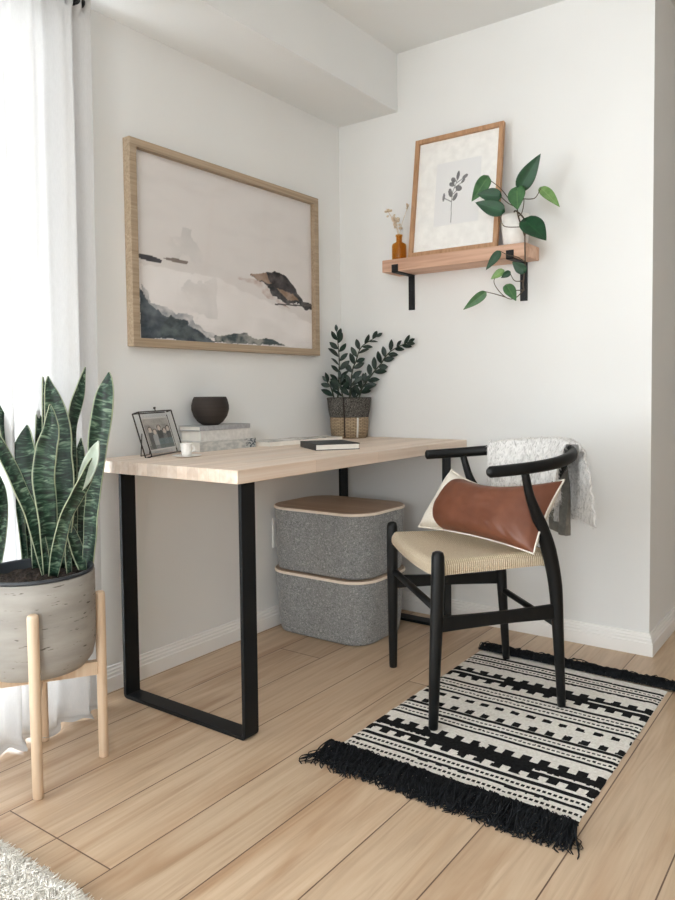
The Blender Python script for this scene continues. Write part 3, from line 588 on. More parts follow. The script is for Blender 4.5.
G().tube(path, .006, 6, flat=.35, up=(dx,dy,0)).build('strap', M['strap'], zp, smooth=True)
path = [(PX_-dy*s*.0+math.cos(math.radians(-30))*rr, PY_+math.sin(math.radians(-30))*rr, ZD+z) for s, rr, z in ((0,.083,.004),(0,.0865,.05),(0,.0885,.09))]
G().tube(path, .005, 6, flat=.35, up=(1,0,0)).build('seam', M['mag'], zp, smooth=True)

def leaf_mesh(g, base, tip, width, nrm, heart=.0, cup=.15, droop=.1, nl=10, nw=6, point=1.0, mi=0):
    base = Vector(base); tip = Vector(tip); ax = tip-base; L = ax.length; ax.normalize()
    n = Vector(nrm); n = (n-n.dot(ax)*ax).normalized(); sd = ax.cross(n)
    def prof(t):
        if heart: return max(0, (math.sin(PI*min(1, t**.62))**.85)*(1-.12*t)) if t < 1 else 0
        return math.sin(PI*t**point)**.75 if 0 < t < 1 else 0
    vs = []; fs = []; uvs = []
    for i in range(nl+1):
        t = i/nl; w = max(prof(t)*width/2, .0004)
        for j in range(nw+1):
            s = j/nw*2-1
            back = -heart*width*.35*(abs(s)**1.2)*max(0, 1-t*3.2)*(1 if abs(s) < .95 else .8)
            p = base+ax*(t*L+back)+sd*(s*w)+n*(cup*w*(abs(s)**1.5)*1.0-droop*L*(t*t))
            vs.append(p)
    for i in range(nl):
        for j in range(nw):
            k = i*(nw+1)+j; fs.append((k, k+1, k+nw+2, k+nw+1))
            u0, u1, v0, v1 = j/nw, (j+1)/nw, i/nl, (i+1)/nl
            uvs.append([(u0,v0),(u1,v0),(u1,v1),(u0,v1)])
    g.add(vs, fs, mi, uvs)
CAMP = Vector((2.028, -2.7426, .97))
rnd = random.Random(3)
for si, st in enumerate(ZZ):
    P = catmull(st, 8); n = len(P)
    P = [Vector((p.x, min(p.y, -.02), p.z)) if True else p for p in P]
    g = G().tube(P, [.0042*(1-.6*i/(n-1)) for i in range(n)], 7); so = g.build('stem', M['zzstem'], zp, smooth=True)
    Ltot = sum((P[i+1]-P[i]).length for i in range(n-1)); step = .0185 if si in (0,1,2) else .02
    s = 0; nxt = .055 if si in (0,1) else .03; side = 1; lg = G()
    for i in range(n-1):
        s += (P[i+1]-P[i]).length
        if s >= nxt:
            nxt += step; T = (P[i+1]-P[i]).normalized(); side = -side
            view = (CAMP-P[i]).normalized(); lat = T.cross(view).normalized()
            d = (T*.75+lat*side*(.75 if s < Ltot*.8 else .4)+view*rnd.uniform(-.35,.55)).normalized()
            Lf = rnd.uniform(.046, .062)*(1 if s < Ltot*.85 else .85); wf = Lf*rnd.uniform(.4,.48)
            q = P[i]+d*.003; tp = q+d*Lf
            if tp.y > -.012: tp.y = -.012
            if tp.x < .012: tp.x = .012
            leaf_mesh(lg, q, tp, wf, view+Vector((rnd.uniform(-.7,.7), rnd.uniform(-.7,.7), rnd.uniform(0,.8))), 0, .25, .05, 8, 4)
    T = (P[-1]-P[-3]).normalized(); leaf_mesh(lg, P[-1], P[-1]+T*.034, .015, (CAMP-P[-1]), 0, .2, 0, 8, 4)
    lg.build('leaves', M['leaf_zz'], so, smooth=True, solid=.0012)['_'] = 0

# ------------------------------------------------------------------ big framed painting on the left wall
Y0, Y1, Z0, Z1 = -1.186, -.200, 1.121, 1.799
pa = root('framed_painting', (0, (Y0+Y1)/2, Z0), 'large oak framed abstract landscape print hanging on the left wall above the desk', 'framed picture')
def frame(g, P, w, d0, d1):
    """mitred frame; P(u,v,d) maps inches along; outer corners"""
    o = [(0,0),(1,0),(1,1),(0,1)]
g = G(); fw = .028; xo = .034
O_ = [(Y0,Z0),(Y1,Z0),(Y1,Z1),(Y0,Z1)]; I_ = [(Y0+fw,Z0+fw),(Y1-fw,Z0+fw),(Y1-fw,Z1-fw),(Y0+fw,Z1-fw)]
vs = [(.001,y,z) for y,z in O_]+[(xo,y,z) for y,z in O_]+[(xo,y,z) for y,z in I_]+[(.008,y,z) for y,z in I_]
fs = []
for k in range(4):
    j = (k+1) % 4; fs += [(k, j, 4+j, 4+k), (4+k, 4+j, 8+j, 8+k), (8+k, 8+j, 12+j, 12+k)]
g.add(vs, fs); g.build('frame', M['frame_wood'], pa, bevel=.0015)
def art(u, v):
    y = Y0+fw+(Y1-Y0-2*fw)*u; z = Z0+fw+(Z1-Z0-2*fw)*v
    n1 = fbm(y*7, z*7, 1, 5); n2 = fbm(y*22, z*30, 5, 4); n3 = fbm(y*5, z*18, 9, 4)
    yw = y+n1*.006+n2*.006; zw = z+n3*.006+n2*.008
    base = lerp((.76,.72,.70), (.80,.77,.755), .5+.5*v+.2*n1)
    P = ART
    if in_poly(yw, zw, P['wash']): base = lerp(base, (.90,.87,.86), .75+.4*n1)
    for k in ('haze','haze2'):
        if in_poly(yw+n1*.03, zw+n2*.03, P[k]): base = lerp(base, (.60,.59,.58), max(0, .25+.5*n1))
    base = lerp(base, (.66,.63,.615), max(0, min(.3, n3*.35)))
    if in_poly(yw, zw, P['pink']): base = lerp(base, (.52,.38,.34), max(0, .35+.8*n2))
    if in_poly(yw, zw, P['dark']): base = lerp((.05,.065,.08), (.20,.23,.26), max(0, min(1, .25+n1*.8+n2*.6)))
    elif in_poly(yw-.01+n2*.02, zw-.022+n1*.02, P['dark']): base = lerp(base, (.26,.28,.31), max(0, min(1, .6+.6*n2)))
    if in_poly(yw, zw, P['tri']): base = lerp((.045,.06,.068), (.12,.15,.16), max(0, min(1, .4+n2)))
    if in_poly(yw, zw, P['mid']): base = lerp((.06,.085,.09), (.38,.38,.36), max(0, min(1, .35+n2*1.2+n1*.8)))
    if in_poly(yw, zw, P['hill']): base = lerp((.035,.035,.04), (.13,.12,.12), max(0, min(1, .3+n2)))
    if in_poly(yw, zw, P['brown']) or in_poly(yw, zw, P['brown2']): base = lerp((.28,.18,.12), (.42,.32,.26), max(0, min(1, .5+n2)))
    for k, c in (('line',(.10,.09,.09)), ('strokeL',(.07,.07,.08)), ('strokeM',(.24,.20,.18))):
        if in_poly(y+n1*.004, z+n3*.004, P[k]): base = c
    return base
g, c = raster(330, 215, lambda u, v: (.012, Y0+fw-.003+(Y1-Y0-2*fw+.006)*u, Z0+fw-.003+(Z1-Z0-2*fw+.006)*v), art)
g.build('artwork', M['print'], pa, colors=c)
G().box((.018, Y0+fw, Z0+fw), (.0205, Y1-fw, Z1-fw)).build('glass', M['glass'], pa)

# ------------------------------------------------------------------ wall shelf
SX0, SX1, SD, SZ0, SZ1 = .318, .955, .135, 1.461, 1.512
sh = root('wall_shelf', ((SX0+SX1)/2, 0, SZ0), 'thick warm timber wall shelf on two black iron brackets', 'shelf')
G().box((SX0, -SD, SZ0), (SX1, -.0005, SZ1)).build('board', M['shelf_wood'], sh, bevel=.003)
for xb in (.383, .893):
    g = G(); hw = .015; t_ = .005
    g.box((xb-hw, -t_, 1.312), (xb+hw, -.0003, SZ0-.0003)); g.box((xb-hw, -SD-t_, SZ0-t_), (xb+hw, -.0003, SZ0-.0003)); g.box((xb-hw, -SD-t_, SZ0-t_), (xb+hw, -SD-.0003, SZ0+.028))
    br = g.build('bracket', M['iron'], sh, bevel=.001)
    for z in (1.328, 1.40): G().tube([(xb, -t_, z), (xb, -t_-.003, z)], .005, 10).build('screw', M['iron'], br)
    G().tube([(xb, -SD-t_, SZ0+.014), (xb, -SD-t_-.003, SZ0+.014)], .006, 6).build('screw', M['iron'], br)
# framed botanical print, leaning
SB = SZ1+.0002; fb = root('framed_print', (.62, -.07, SB), 'wood framed botanical sprig print with a wide white mat leaning on the shelf', 'framed picture')
bw, bh, th = .396, .497, .018; lean = math.asin(.068/bh); A0 = Vector((.431, -.094, SB+.0005)); ex = Vector((1,0,0)); uv_ = Vector((0, math.sin(lean), math.cos(lean))); nn = Vector((0, -math.cos(lean), math.sin(lean)))
def bp(x, z, d=0): return A0+ex*x+uv_*z+nn*d
g = G(); fw2 = .018
O_ = [(0,0),(bw,0),(bw,bh),(0,bh)]; I_ = [(fw2,fw2),(bw-fw2,fw2),(bw-fw2,bh-fw2),(fw2,bh-fw2)]
vs = [bp(x,z,0) for x,z in O_]+[bp(x,z,th) for x,z in O_]+[bp(x,z,th) for x,z in I_]+[bp(x,z,.002) for x,z in I_]
fs = []
for k in range(4):
    j = (k+1) % 4; fs += [(k, j, 4+j, 4+k), (4+k, 4+j, 8+j, 8+k), (8+k, 8+j, 12+j, 12+k)]
fs.append((3,2,1,0)); g.add(vs, fs); g.build('frame', M['frame_wood2'], fb, bevel=.001)
sprig = [(.375,.20,.375,.56)]
LV = [(.50,.76,.036,.020,80),(.40,.70,.030,.022,150),(.66,.725,.032,.017,20),(.37,.635,.032,.020,165),(.62,.66,.026,.014,35),(.53,.555,.036,.026,-10),(.345,.505,.036,.024,110),(.20,.45,.034,.016,85),(.46,.43,.036,.022,50)]
def seg_d(px, py, ax, ay, bx, by):
    dx, dy = bx-ax, by-ay; t = max(0, min(1, ((px-ax)*dx+(py-ay)*dy)/(dx*dx+dy*dy))); return math.hypot(px-ax-t*dx, py-ay-t*dy)
def botan(u, v):
    x, y = u, v; c = (.845,.845,.845)
    lines = [(.40,.03,.385,.35),(.385,.35,.40,.52),(.40,.52,.47,.65),(.47,.65,.50,.72),(.385,.38,.46,.43),(.39,.42,.345,.50),(.395,.47,.53,.55),(.43,.57,.62,.65),(.45,.60,.37,.635),(.48,.67,.40,.70),(.47,.64,.66,.72),(.385,.36,.20,.44)]
    for L in lines:
        if seg_d(x, y, *L) < .008: c = (.30,.30,.30)
    for cx, cy, a, b, d in LV:
        a *= 2.0; b *= 1.75; th_ = math.radians(d); dx, dy = x-cx, y-cy; p = dx*math.cos(th_)+dy*math.sin(th_); q = -dx*math.sin(th_)+dy*math.cos(th_)
        if (p/a)**2+(q/b)**2 < 1: k = .20+.10*fbm(x*14, y*14, 2, 3); c = (k, k, k*1.02)
    return c
G().add([bp(fw2-.002,fw2-.002,.005), bp(bw-fw2+.002,fw2-.002,.005), bp(bw-fw2+.002,bh-fw2+.002,.005), bp(fw2-.002,bh-fw2+.002,.005)], [(0,1,2,3)]).build('mat_board', M['mat_board'], fb, solid=.001)
g, c = raster(120, 150, lambda u, v: bp(.105+.20*u, .118+.262*v, .0062), botan); g.build('botanical_print', M['print'], fb, colors=c)
v8 = [bp(fw2,fw2,.009), bp(bw-fw2,fw2,.009), bp(bw-fw2,bh-fw2,.009), bp(fw2,bh-fw2,.009)]
G().add(v8+[p+nn*.0015 for p in v8], [(3,2,1,0),(4,5,6,7),(0,1,5,4),(1,2,6,5),(2,3,7,6),(3,0,4,7)]).build('glass', M['glass'], fb)
# amber bottle
bt = root('bottle', (.366, -.075, SB), 'small amber glass bottle at the left end of the shelf', 'bottle')
prof = [(.001,.0),(.027,.001),(.030,.005),(.031,.012),(.031,.064),(.028,.072),(.015,.078),(.0125,.082),(.0125,.102),(.0150,.103),(.0150,.110),(.0115,.1105),(.0105,.104),(.0105,.082),(.026,.070),(.0285,.06),(.0285,.012),(.024,.005),(.001,.004)]
G().lathe(prof, (.366,-.075,SB), 32, cap0=False, cap1=False).build('glass_body', M['amber'], bt, smooth=True)
dr = root('dried_flower_sprig', (.366, -.075, SB+.006), 'beige dried flower sprigs standing in the amber bottle on the shelf', 'dried flowers')
rnd = random.Random(11)
for tx, ty, tz, nbl in ((.318,-.10,1.735,9), (.352,-.09,1.70,7), (.402,-.05,1.75,3), (.338,-.07,1.67,4)):
    base = Vector((.366+rnd.uniform(-.004,.004), -.075, SB+.008)); P = catmull([base, (.366+(tx-.366)*.12, -.076, SB+.115), ((.366+tx)/2, (-.075+ty)/2, (SB+.11+tz)/2+.01), (tx, ty, tz)], 5)
    st = G().tube(P, .0011, 5).build('stem', M['dried'], dr)
    g = G()
    for k in range(nbl):
        q = P[int(len(P)*.62)+int(k/nbl*len(P)*.38)] if nbl > 3 else P[-1-k]
        off = Vector((rnd.uniform(-.012,.012), rnd.uniform(-.01,.01), rnd.uniform(-.006,.012))); r = rnd.uniform(.004,.0085)
        dd = off.normalized() if off.length else Vector((0,0,1)); g.tube([q, q+off*.6, q+off-dd*r*.6, q+off+dd*r*.2, q+off+dd*r, q+off+dd*r*1.5], [.0006,.0006,r*.5,r,r*.7,r*.1], 7)
    g.build('bloom', M['dried'], st, smooth=True)
# philodendron in white pot
pc = (.885, -.066)
pl = root('trailing_philodendron', (pc[0], pc[1], SB), 'trailing heart leaved green plant in a white pot at the right end of the shelf', 'potted plant')
G().lathe([(.040,0),(.046,.003),(.052,.06),(.056,.112),(.056,.118),(.052,.118),(.050,.108)], (pc[0], pc[1], SB), 40, cap1=False).build('pot', M['white_ceramic'], pl, smooth=True)
G().lathe([(.001,.10),(.051,.10)], (pc[0], pc[1], SB), 28, cap0=False, cap1=False).build('soil', M['pot_soil'], pl)
V2 = [list(map(Vector, v)) for v in VN]
V2[0] = [Vector((pc[0]+.005, pc[1]-.02, SB+.10)), Vector((pc[0]+.02, pc[1]-.05, SB+.125)), Vector((V2[0][0].x, -.135, SB+.08))]+V2[0][1:]
for i, v in enumerate(V2):
    P = catmull(v, 5); r0 = .0032 if i < 2 else .0019
    G().tube(P, [r0*(1-.25*k/(len(P)-1)) for k in range(len(P))], 7).build('stem', M['stem'], pl, smooth=True)
kinds = ['leaf_dark','leaf_light','leaf_dark','leaf_mid','leaf_mid','leaf_dark','leaf_dark','leaf_dark','leaf_dark','leaf_light','leaf_dark','leaf_mid','leaf_mid']
heart = [.4,.5,1.0,1.0,.7,.5,.5,.2,.7,.6,.4,.8,.2]
rnd = random.Random(5)
for (b_, t_, w_), kd, hh in zip(PL, kinds, heart):
    g = G(); nv = (CAMP-Vector(b_)).normalized()+Vector((rnd.uniform(-.3,.3), 0, rnd.uniform(.0,.5)))
    leaf_mesh(g, b_, t_, w_*1.12, nv, hh, .22, .06, 14, 10); g.build('leaf', M[kd], pl, smooth=True, solid=.0008)

# ------------------------------------------------------------------ snake plant, pot and stand
SC = Vector((.270, -1.694, 0)); ST = root('plant_stand', (SC.x, SC.y, 0), 'pale beech plant stand with four round legs carrying the concrete pot', 'plant stand')
corners = [Vector((.400,-1.782,0)), Vector((.355,-1.566,0)), Vector((.141,-1.606,0)), Vector((.186,-1.822,0))]
for c_ in corners:
    G().tube([c_, c_+Vector((0,0,.0015)), c_+Vector((0,0,.435)), c_+Vector((0,0,.442)), c_+Vector((0,0,.445))], [.0115,.0125,.0135,.0125,.009], 20).build('leg', M['stand_wood'], ST, smooth=True, bevel=0)
for a_, b_, zz in ((corners[0], corners[2], .244), (corners[1], corners[3], .244)):
    ax = (b_-a_).normalized(); sd = Vector((-ax.y, ax.x, 0)); pts = []
    g = G(); a2 = a_+ax*.010; b2 = b_-ax*.010; rings = []
    for k in range(9):
        t = k/8; p = a2.lerp(b2, t); h = .019 if t in (0,) else .019; hz = .019-.007*math.sin(PI*t)
        rings.append([tuple(p+sd*.011+Vector((0,0,zz-.019+.0*t))), tuple(p-sd*.011+Vector((0,0,zz-.019))), tuple(p-sd*.011+Vector((0,0,zz+.019-.002))), tuple(p+sd*.011+Vector((0,0,zz+.019-.002)))])
    loft(g, rings); g.build('cross_bar', M['stand_wood'], ST, bevel=.002)
sp = root('snake_plant', (SC.x, SC.y, .2615), 'tall banded snake plant in a grey concrete pot on the wooden stand by the curtain', 'potted plant')
pr = [(.001,0),(.096,.001),(.118,.008),(.134,.028),(.1405,.056),(.1425,.10),(.1435,.18),(.1435,.246),(.141,.249),(.136,.249),(.135,.235),(.133,.18)]
G().lathe(pr, (SC.x, SC.y, .2615), 64, cap0=False, cap1=False).build('concrete_pot', M['concrete'], sp, smooth=True)
G().lathe([(.134,.200),(.1375,.2495),(.1415,.2505),(.1425,.254),(.1405,.2585),(.1365,.2585),(.133,.253),(.131,.20)], (SC.x, SC.y, .2615), 56, cap0=False, cap1=False).build('nursery_pot', M['nursery'], sp, smooth=True)
g = G(); R_ = 14; vs = [(SC.x, SC.y, .499)]; fs = []
for i in range(1, R_+1):
    for k in range(40):
        a = 2*PI*k/40; r = .1325*i/R_; x, y = SC.x+r*math.cos(a), SC.y+r*math.sin(a); vs.append((x, y, .496+.012*noise.noise(Vector((x*60, y*60, 1)))+.006*noise.noise(Vector((x*160, y*160, 4)))))
for k in range(40): fs.append((0, 1+k, 1+(k+1) % 40))
for i in range(R_-1):
    for k in range(40): fs.append((1+i*40+k, 1+i*40+(k+1) % 40, 1+(i+1)*40+(k+1) % 40, 1+(i+1)*40+k)[::-1])
g.add(vs, fs); g.build('soil', M['pot_soil'], sp)
rnd = random.Random(9)
TW = [.15,-.3,.5,-.35,.5,.3,-.3,.4,.4,.5,.4,.6,.2,.3,.5,-.3]
for li, L in enumerate(SNAKE):
    cx = catmull([p[:3] for p in L], 6); wd = [v.x for v in catmull([(p[3],0,0) for p in L], 6)]
    n = len(cx); g = G(); vs = []; NW = 8; uvs = []; fs = []; s = 0; S_ = [0]
    for i in range(1, n): S_.append(S_[-1]+(cx[i]-cx[i-1]).length)
    for i in range(n):
        T = (cx[min(i+1,n-1)]-cx[max(i-1,0)]).normalized(); view = (CAMP-cx[i]); view = (view-view.dot(T)*T).normalized()
        ang = TW[li]*.8+.35*math.sin(S_[i]*14+li); view = Matrix.Rotation(ang, 3, T) @ view
        lat = T.cross(view); w = max(wd[i], .0008)/2*.96/max(.7, math.cos(ang))
        cupk = .34
        for j in range(NW+1):
            q = j/NW*2-1; wav = .06*math.sin(S_[i]*60+li*2)*w*q*q
            vs.append(cx[i]+lat*(q*w)+view*(cupk*w*q*q-.2*w*cupk+wav))
    for i in range(n-1):
        for j in range(NW):
            k = i*(NW+1)+j; fs.append((k, k+1, k+NW+2, k+NW+1)); v0, v1 = S_[i]*10+li, S_[i+1]*10+li
            uvs.append([(j/NW,v0),((j+1)/NW,v0),((j+1)/NW,v1),(j/NW,v1)])
    g.add(vs, fs, 0, uvs); o = g.build('leaf', M['snake'], sp, smooth=True, solid=.003)
    if li == len(SNAKE)-1: o.data.materials[0] = M['snake_pale']; tag(o, 'pale folded leaf tip')

# ------------------------------------------------------------------ curtain and rod
cr = root('curtain_rod', (.085, -2.4, 2.118), 'dark metal curtain rod above the window at the upper left', 'curtain rod')
G().tube([(.085,-5.35,2.118),(.085,-1.405,2.118)], .0095, 16).build('rod', M['iron'], cr, smooth=True)
G().tube([(.085,-1.405,2.118),(.085,-1.395,2.118),(.085,-1.38,2.118)], [.010,.015,.012], 16).build('finial', M['iron'], cr, smooth=True)
g = G(); g.box((0,-1.412,2.105), (.085,-1.404,2.113)); g.box((0,-1.420,2.085), (.004,-1.398,2.135)); g.build('bracket', M['iron'], cr)
g = G(); g.box((0,-5.252,2.105), (.085,-5.242,2.113)); g.box((0,-5.262,2.085), (.004,-5.232,2.135)); g.build('bracket', M['iron'], cr)
def curtain(ya, yb, seed, label, flare=0):
    g = G(); nz = 110; ny = int((yb-ya)/.0075); vs = []; fs = []
    for i in range(nz+1):
        t = i/nz; z = .007+2.135*max(0, 1-t/.965)
        for j in range(ny+1):
            s = j/ny; y = ya+(yb-ya)*s
            k = 1-math.exp(-t*12)
            amp = .010+.020*k-.006*t
            ph = s*(yb-ya)*2*PI/.098+1.1*math.sin(s*9+seed)+.35*math.sin(t*3+s*14)
            x = .087+amp*math.sin(ph)+.008*math.sin(ph*2.3+seed+t*2)+.006*noise.noise(Vector((s*20, t*3, seed)))
            if t < .022: x = .085+.018*math.sin(s*(yb-ya)*2*PI/.03)
            yy = y+.012*math.sin(ph*.5+2)*k; z_ = z
            if t > .84:
                f_ = (t-.84)/.16; x += (.022*f_**1.6)*(1+.5*math.sin(s*11+seed)); yy += flare*.05*f_*f_*s
                pd_ = max(0, (t-.955)/.045); x += .032*pd_; z_ = z+.006*math.sin(PI*min(1, pd_))+.004*(1+math.sin(ph*1.7))*pd_
            vs.append((max(x, .012), yy, z_))
    for i in range(nz):
        for j in range(ny): k = i*(ny+1)+j; fs.append((k, k+1, k+ny+2, k+ny+1))
    g.add(vs, fs); return tag(g.build('sheer_curtain', M['curtain'], smooth=True), label, 'curtain')
curtain(-2.45, -1.357, 1.0, 'long white sheer curtain pooling on the floor at the left edge', -.5)

# ------------------------------------------------------------------ chair
CH = root('dining_chair', (.84, -.765, .009), 'black curved back armchair with a woven natural cord seat standing on the striped rug', 'chair', math.atan2(-.676, .738))
def part(g, name, m, **k): return g.build(name, m, CH, local=True, **k)
dz = -.009
for s in (-1, 1):
    P = [(.257*s,-.020,-.0025),(.257*s,-.020,.002),(.2535*s,-.014,.15),(.2485*s,-.005,.32),(.245*s,0,.44),(.245*s,0,.488),(.245*s,0,.499),(.245*s,0,.503)]
    if s == -1: P = [(-.240, -.004, p[2] if p[2] > -.002 else -.0085) for p in P]
    part(G().tube(P, [.013,.0138,.0165,.019,.0195,.0185,.0155,.008], 20), 'leg', M['black_wood'], smooth=True)
    Q = catmull([(.205*s,.405,-.0025),(.2065*s,.393,.205),(.209*s,.381,.37),(.215*s,.356,.48),(.221*s,.329,.552),(.231*s,.305,.600),(.243*s,.281,.652),(.251*s,.262,.722)], 5)
    R_ = interp([.0125,.0165,.0205,.0225,.0205,.0165,.0135,.0115], len(Q))
    part(G().tube(Q, R_, 18), 'leg', M['black_wood'], smooth=True)
rail = catmull([(-.292,.130,.728),(-.286,.20,.731),(-.272,.285,.736),(-.238,.375,.744),(-.17,.455,.755),(-.08,.499,.762),(0,.510,.765),(.08,.499,.762),(.17,.455,.755),(.238,.375,.744),(.272,.285,.736),(.286,.20,.731),(.292,.130,.728)], 8)
n = len(rail); RR = [.0165+.002*math.sin(PI*i/(n-1)) for i in range(n)]; RR[0] = .009; RR[-1] = .009; RR[1] = .0165; RR[-2] = .0165
d0 = (rail[1]-rail[0]).normalized(); rail[0] = rail[0]-d0*-.004; part(G().tube(rail, RR, 20, flat=.8, up=(0,0,1)), 'arm_rail', M['black_wood'], smooth=True)
# Y shaped splat, built as a thick curved board
def splat():
    g = G(); L = [(-.030,.030,.405,.455),(-.028,.028,.425,.52),(-.024,.024,.447,.58),(-.030,.030,.467,.63)]
    rings = []
    for x0, x1, y, z in L: rings.append([(x0,y-.006,z),(x1,y-.006,z),(x1,y+.006,z),(x0,y+.006,z)])
    loft(g, rings)
    for s in (-1, 1):
        r2 = []
        for a, b, y, z in ((-.001,.030,.467,.63),(.012,.046,.478,.67),(.034,.070,.487,.71),(.064,.104,.494,.748),(.078,.116,.495,.758)):
            q = [(s*a,y-.006,z),(s*b,y-.006,z),(s*b,y+.006,z),(s*a,y+.006,z)]; r2.append(q if s == 1 else [q[1],q[0],q[3],q[2]])
        loft(g, r2)
    return g
part(splat(), 'backrest_splat', M['black_wood'], bevel=.002)
def bar(a, b, w, h, h2=None):
    a = Vector(a); b = Vector(b); ax = (b-a).normalized(); sd = Vector((-ax.y, ax.x, 0)).normalized(); g = G(); rings = []
    for k in range(9):
        t = k/8; p = a.lerp(b, t); hh = h if h2 is None else h+(h2-h)*math.sin(PI*t)
        rings.append([p+sd*w-Vector((0,0,hh)), p-sd*w-Vector((0,0,hh)), p-sd*w+Vector((0,0,hh)), p+sd*w+Vector((0,0,hh))])
    return loft(g, [[tuple(q) for q in r] for r in rings])
for s in (-1, 1): part(bar((.243*s,.006,.292), (.2085*s,.386,.292), .008, .023, .019), 'side_stretcher', M['black_wood'], bevel=.004)
part(G().tube([(-.240,.002,.330),(.242,.002,.330)], .0115, 14), 'front_stretcher', M['black_wood'], smooth=True)
part(G().tube([(-.206,.395,.245),(.206,.395,.245)], .0105, 14), 'rear_stretcher', M['black_wood'], smooth=True)
part(bar((-.205,.383,.445), (.205,.383,.445), .010, .014), 'seat_rail', M['black_wood'], bevel=.003)
# woven seat
g = G(); NS = 48; HW0, HW1, YB = .243, .196, .372
def ring_pos(i, j):
    t = j/NS; u = i/NS*2-1; hw = HW0+(HW1-HW0)*t; y = -.010+(YB+.012)*t
    z = .474-.016*(1-u*u)*(1-abs(2*t-1)**3)-.014*(1-u*u)*math.exp(-t*8)
    e_ = max(0, abs(u)-.90)/.10; f_ = max(0, (.045-t)/.045) if t < .045 else max(0, (t-.955)/.045)
    z -= .016*(e_**2.2)+.016*(f_**2.2)
    return (u*hw, y, z)
vs = [ring_pos(i, j) for j in range(NS+1) for i in range(NS+1)]; fs = []; uvs = []
for j in range(NS):
    for i in range(NS):
        u = (i+.5)/NS*2-1; t = (j+.5)/NS*2-1; k = j*(NS+1)+i; q = (k, k+1, k+NS+2, k+NS+1); fs.append(q)
        uvs.append([(vs[m][1], 0) if abs(u) > abs(t) else (vs[m][0], 0) for m in q])
g.add(vs, fs, 0, uvs)
# skirt wrapping round the rails and the underside
bd = [(i, 0) for i in range(NS)]+[(NS, j) for j in range(NS)]+[(i, NS) for i in range(NS, 0, -1)]+[(0, j) for j in range(NS, 0, -1)]
cxy = Vector((0, .18)); n = len(bd); vv = []
for lv, (dz_, sh_) in enumerate(((0, 1.0), (-.010, 1.008), (-.020, 1.004), (-.028, .985))):
    for i, j in bd:
        p = ring_pos(i, j); vv.append((p[0]*sh_, (p[1]-.18)*sh_+.18, p[2]+dz_))
fs = []; uvs = []
for l in range(3):
    for k in range(n):
        a, b = l*n+k, l*n+(k+1) % n; fs.append((a, a+n, b+n, b))
        i, j = bd[k]; onx = j in (0, NS) and 0 < i+.5 < NS+1 and not (i == NS and j < NS) and not (i == 0 and j > 0 and j < NS)
        c = 0 if (k < NS or 2*NS <= k < 3*NS) else 1
        uvs.append([(vv[a][c],0),(vv[a+n][c],0),(vv[b+n][c],0),(vv[b][c],0)])
fs.append(tuple(3*n+k for k in range(n))); uvs.append([(0,0)]*n)
g.add(vv, fs, 0, uvs); part(g, 'woven_seat', M['cord'], smooth=True)

def cl(X, Y, Z):  # chair coordinates to the room
    u = Vector((.738,-.676,0)); b = Vector((.676,.738,0)); return Vector((.84,-.765,0))+u*X+b*Y+Vector((0,0,Z))
# lumbar pillow
B0, B1 = Vector((-.200,.080,.486)), Vector((.262,.285,.480)); T0, T1 = Vector((-.190,.195,.680)), Vector((.190,.420,.682))
pw = root('lumbar_pillow', tuple(cl(*((B0+B1)/2))), 'rectangular brown leather and cream lumbar pillow lying on the woven chair seat', 'pillow')
def pillow():
    gw = G(); gl_ = G(); NU, NV = 60, 36; nrm_ = (B1-B0).cross(T0-B0).normalized()
    for side in (-1, 1):
        pos = {}
        for j in range(NV+1):
            for i in range(NU+1):
                v = j/NV; ed_ = .24-.115*(1-(2*v-1)**2); IB = 14; u = ed_*i/IB if i <= IB else ed_+(1-ed_)*(i-IB)/(NU-IB)
                cu = 2*u-1; cv = 2*v-1
                pin = .06*(1-cv*cv)*cu*abs(cu)**1.0; pinv = .10*(1-cu*cu)*cv*abs(cv)
                uu = u-pin*.5; v2 = v-pinv*.55-.17*(1-cu*cu)*v*v
                p = B0.lerp(B1, uu).lerp(T0.lerp(T1, uu), v2)
                th_ = ((1-cu**4)*(1-cv**4))**.55*.066
                wr = .0035*noise.noise(Vector((u*5, v*4, side*3)))+.0022*noise.noise(Vector((u*16+v*5, v*9-u*7, side*2)))+.004*math.exp(-((u-.86)**2+(v-.12)**2)*60)*math.sin(u*70+v*30)
                q = p+nrm_*(-side)*(th_+wr*((1-cu**6)*(1-cv**6)))+Vector((0,0,.012))
                pos[i, j] = tuple(cl(*q)-Vector(pw.location))
        for j in range(NV):
            for i in range(NU):
                u = (i+.5)/NU; v = (j+.5)/NV; edge = .235-.115*(1-(2*v-1)**2)
                f4 = [pos[i,j], pos[i+1,j], pos[i+1,j+1], pos[i,j+1]]
                if side == -1: f4 = f4[::-1]
                tgt = gl_ if (i >= 14 and side == -1) else gw
                if side == -1 and False: tgt = gw
                tgt.add(f4, [(0,1,2,3)])
    seam = []
    for k in range(121):
        s_ = k/120*4; i_, f_ = int(min(s_, 3.999)), s_-int(min(s_, 3.999))
        u, v = ((f_,0),(1,f_),(1-f_,1),(0,1-f_))[i_]; cu = 2*u-1; cv = 2*v-1
        uu = u-.06*(1-cv*cv)*cu*abs(cu)*.5; v2 = v-.10*(1-cu*cu)*cv*abs(cv)*.55-.17*(1-cu*cu)*v*v
        p = B0.lerp(B1, uu).lerp(T0.lerp(T1, uu), v2); seam.append(cl(*(p+Vector((0,0,.012))))-Vector(pw.location))
    return gw, gl_, seam
gw, gl_, seam = pillow()
G().tube(seam, .0032, 7, caps=False).build('piping', M['pillow_white'], pw, local=True, smooth=True)
def weld(o):
    bm = bmesh.new(); bm.from_mesh(o.data); bmesh.ops.remove_doubles(bm, verts=bm.verts, dist=.0003); bm.to_mesh(o.data); bm.free(); o.data.shade_smooth(); return o
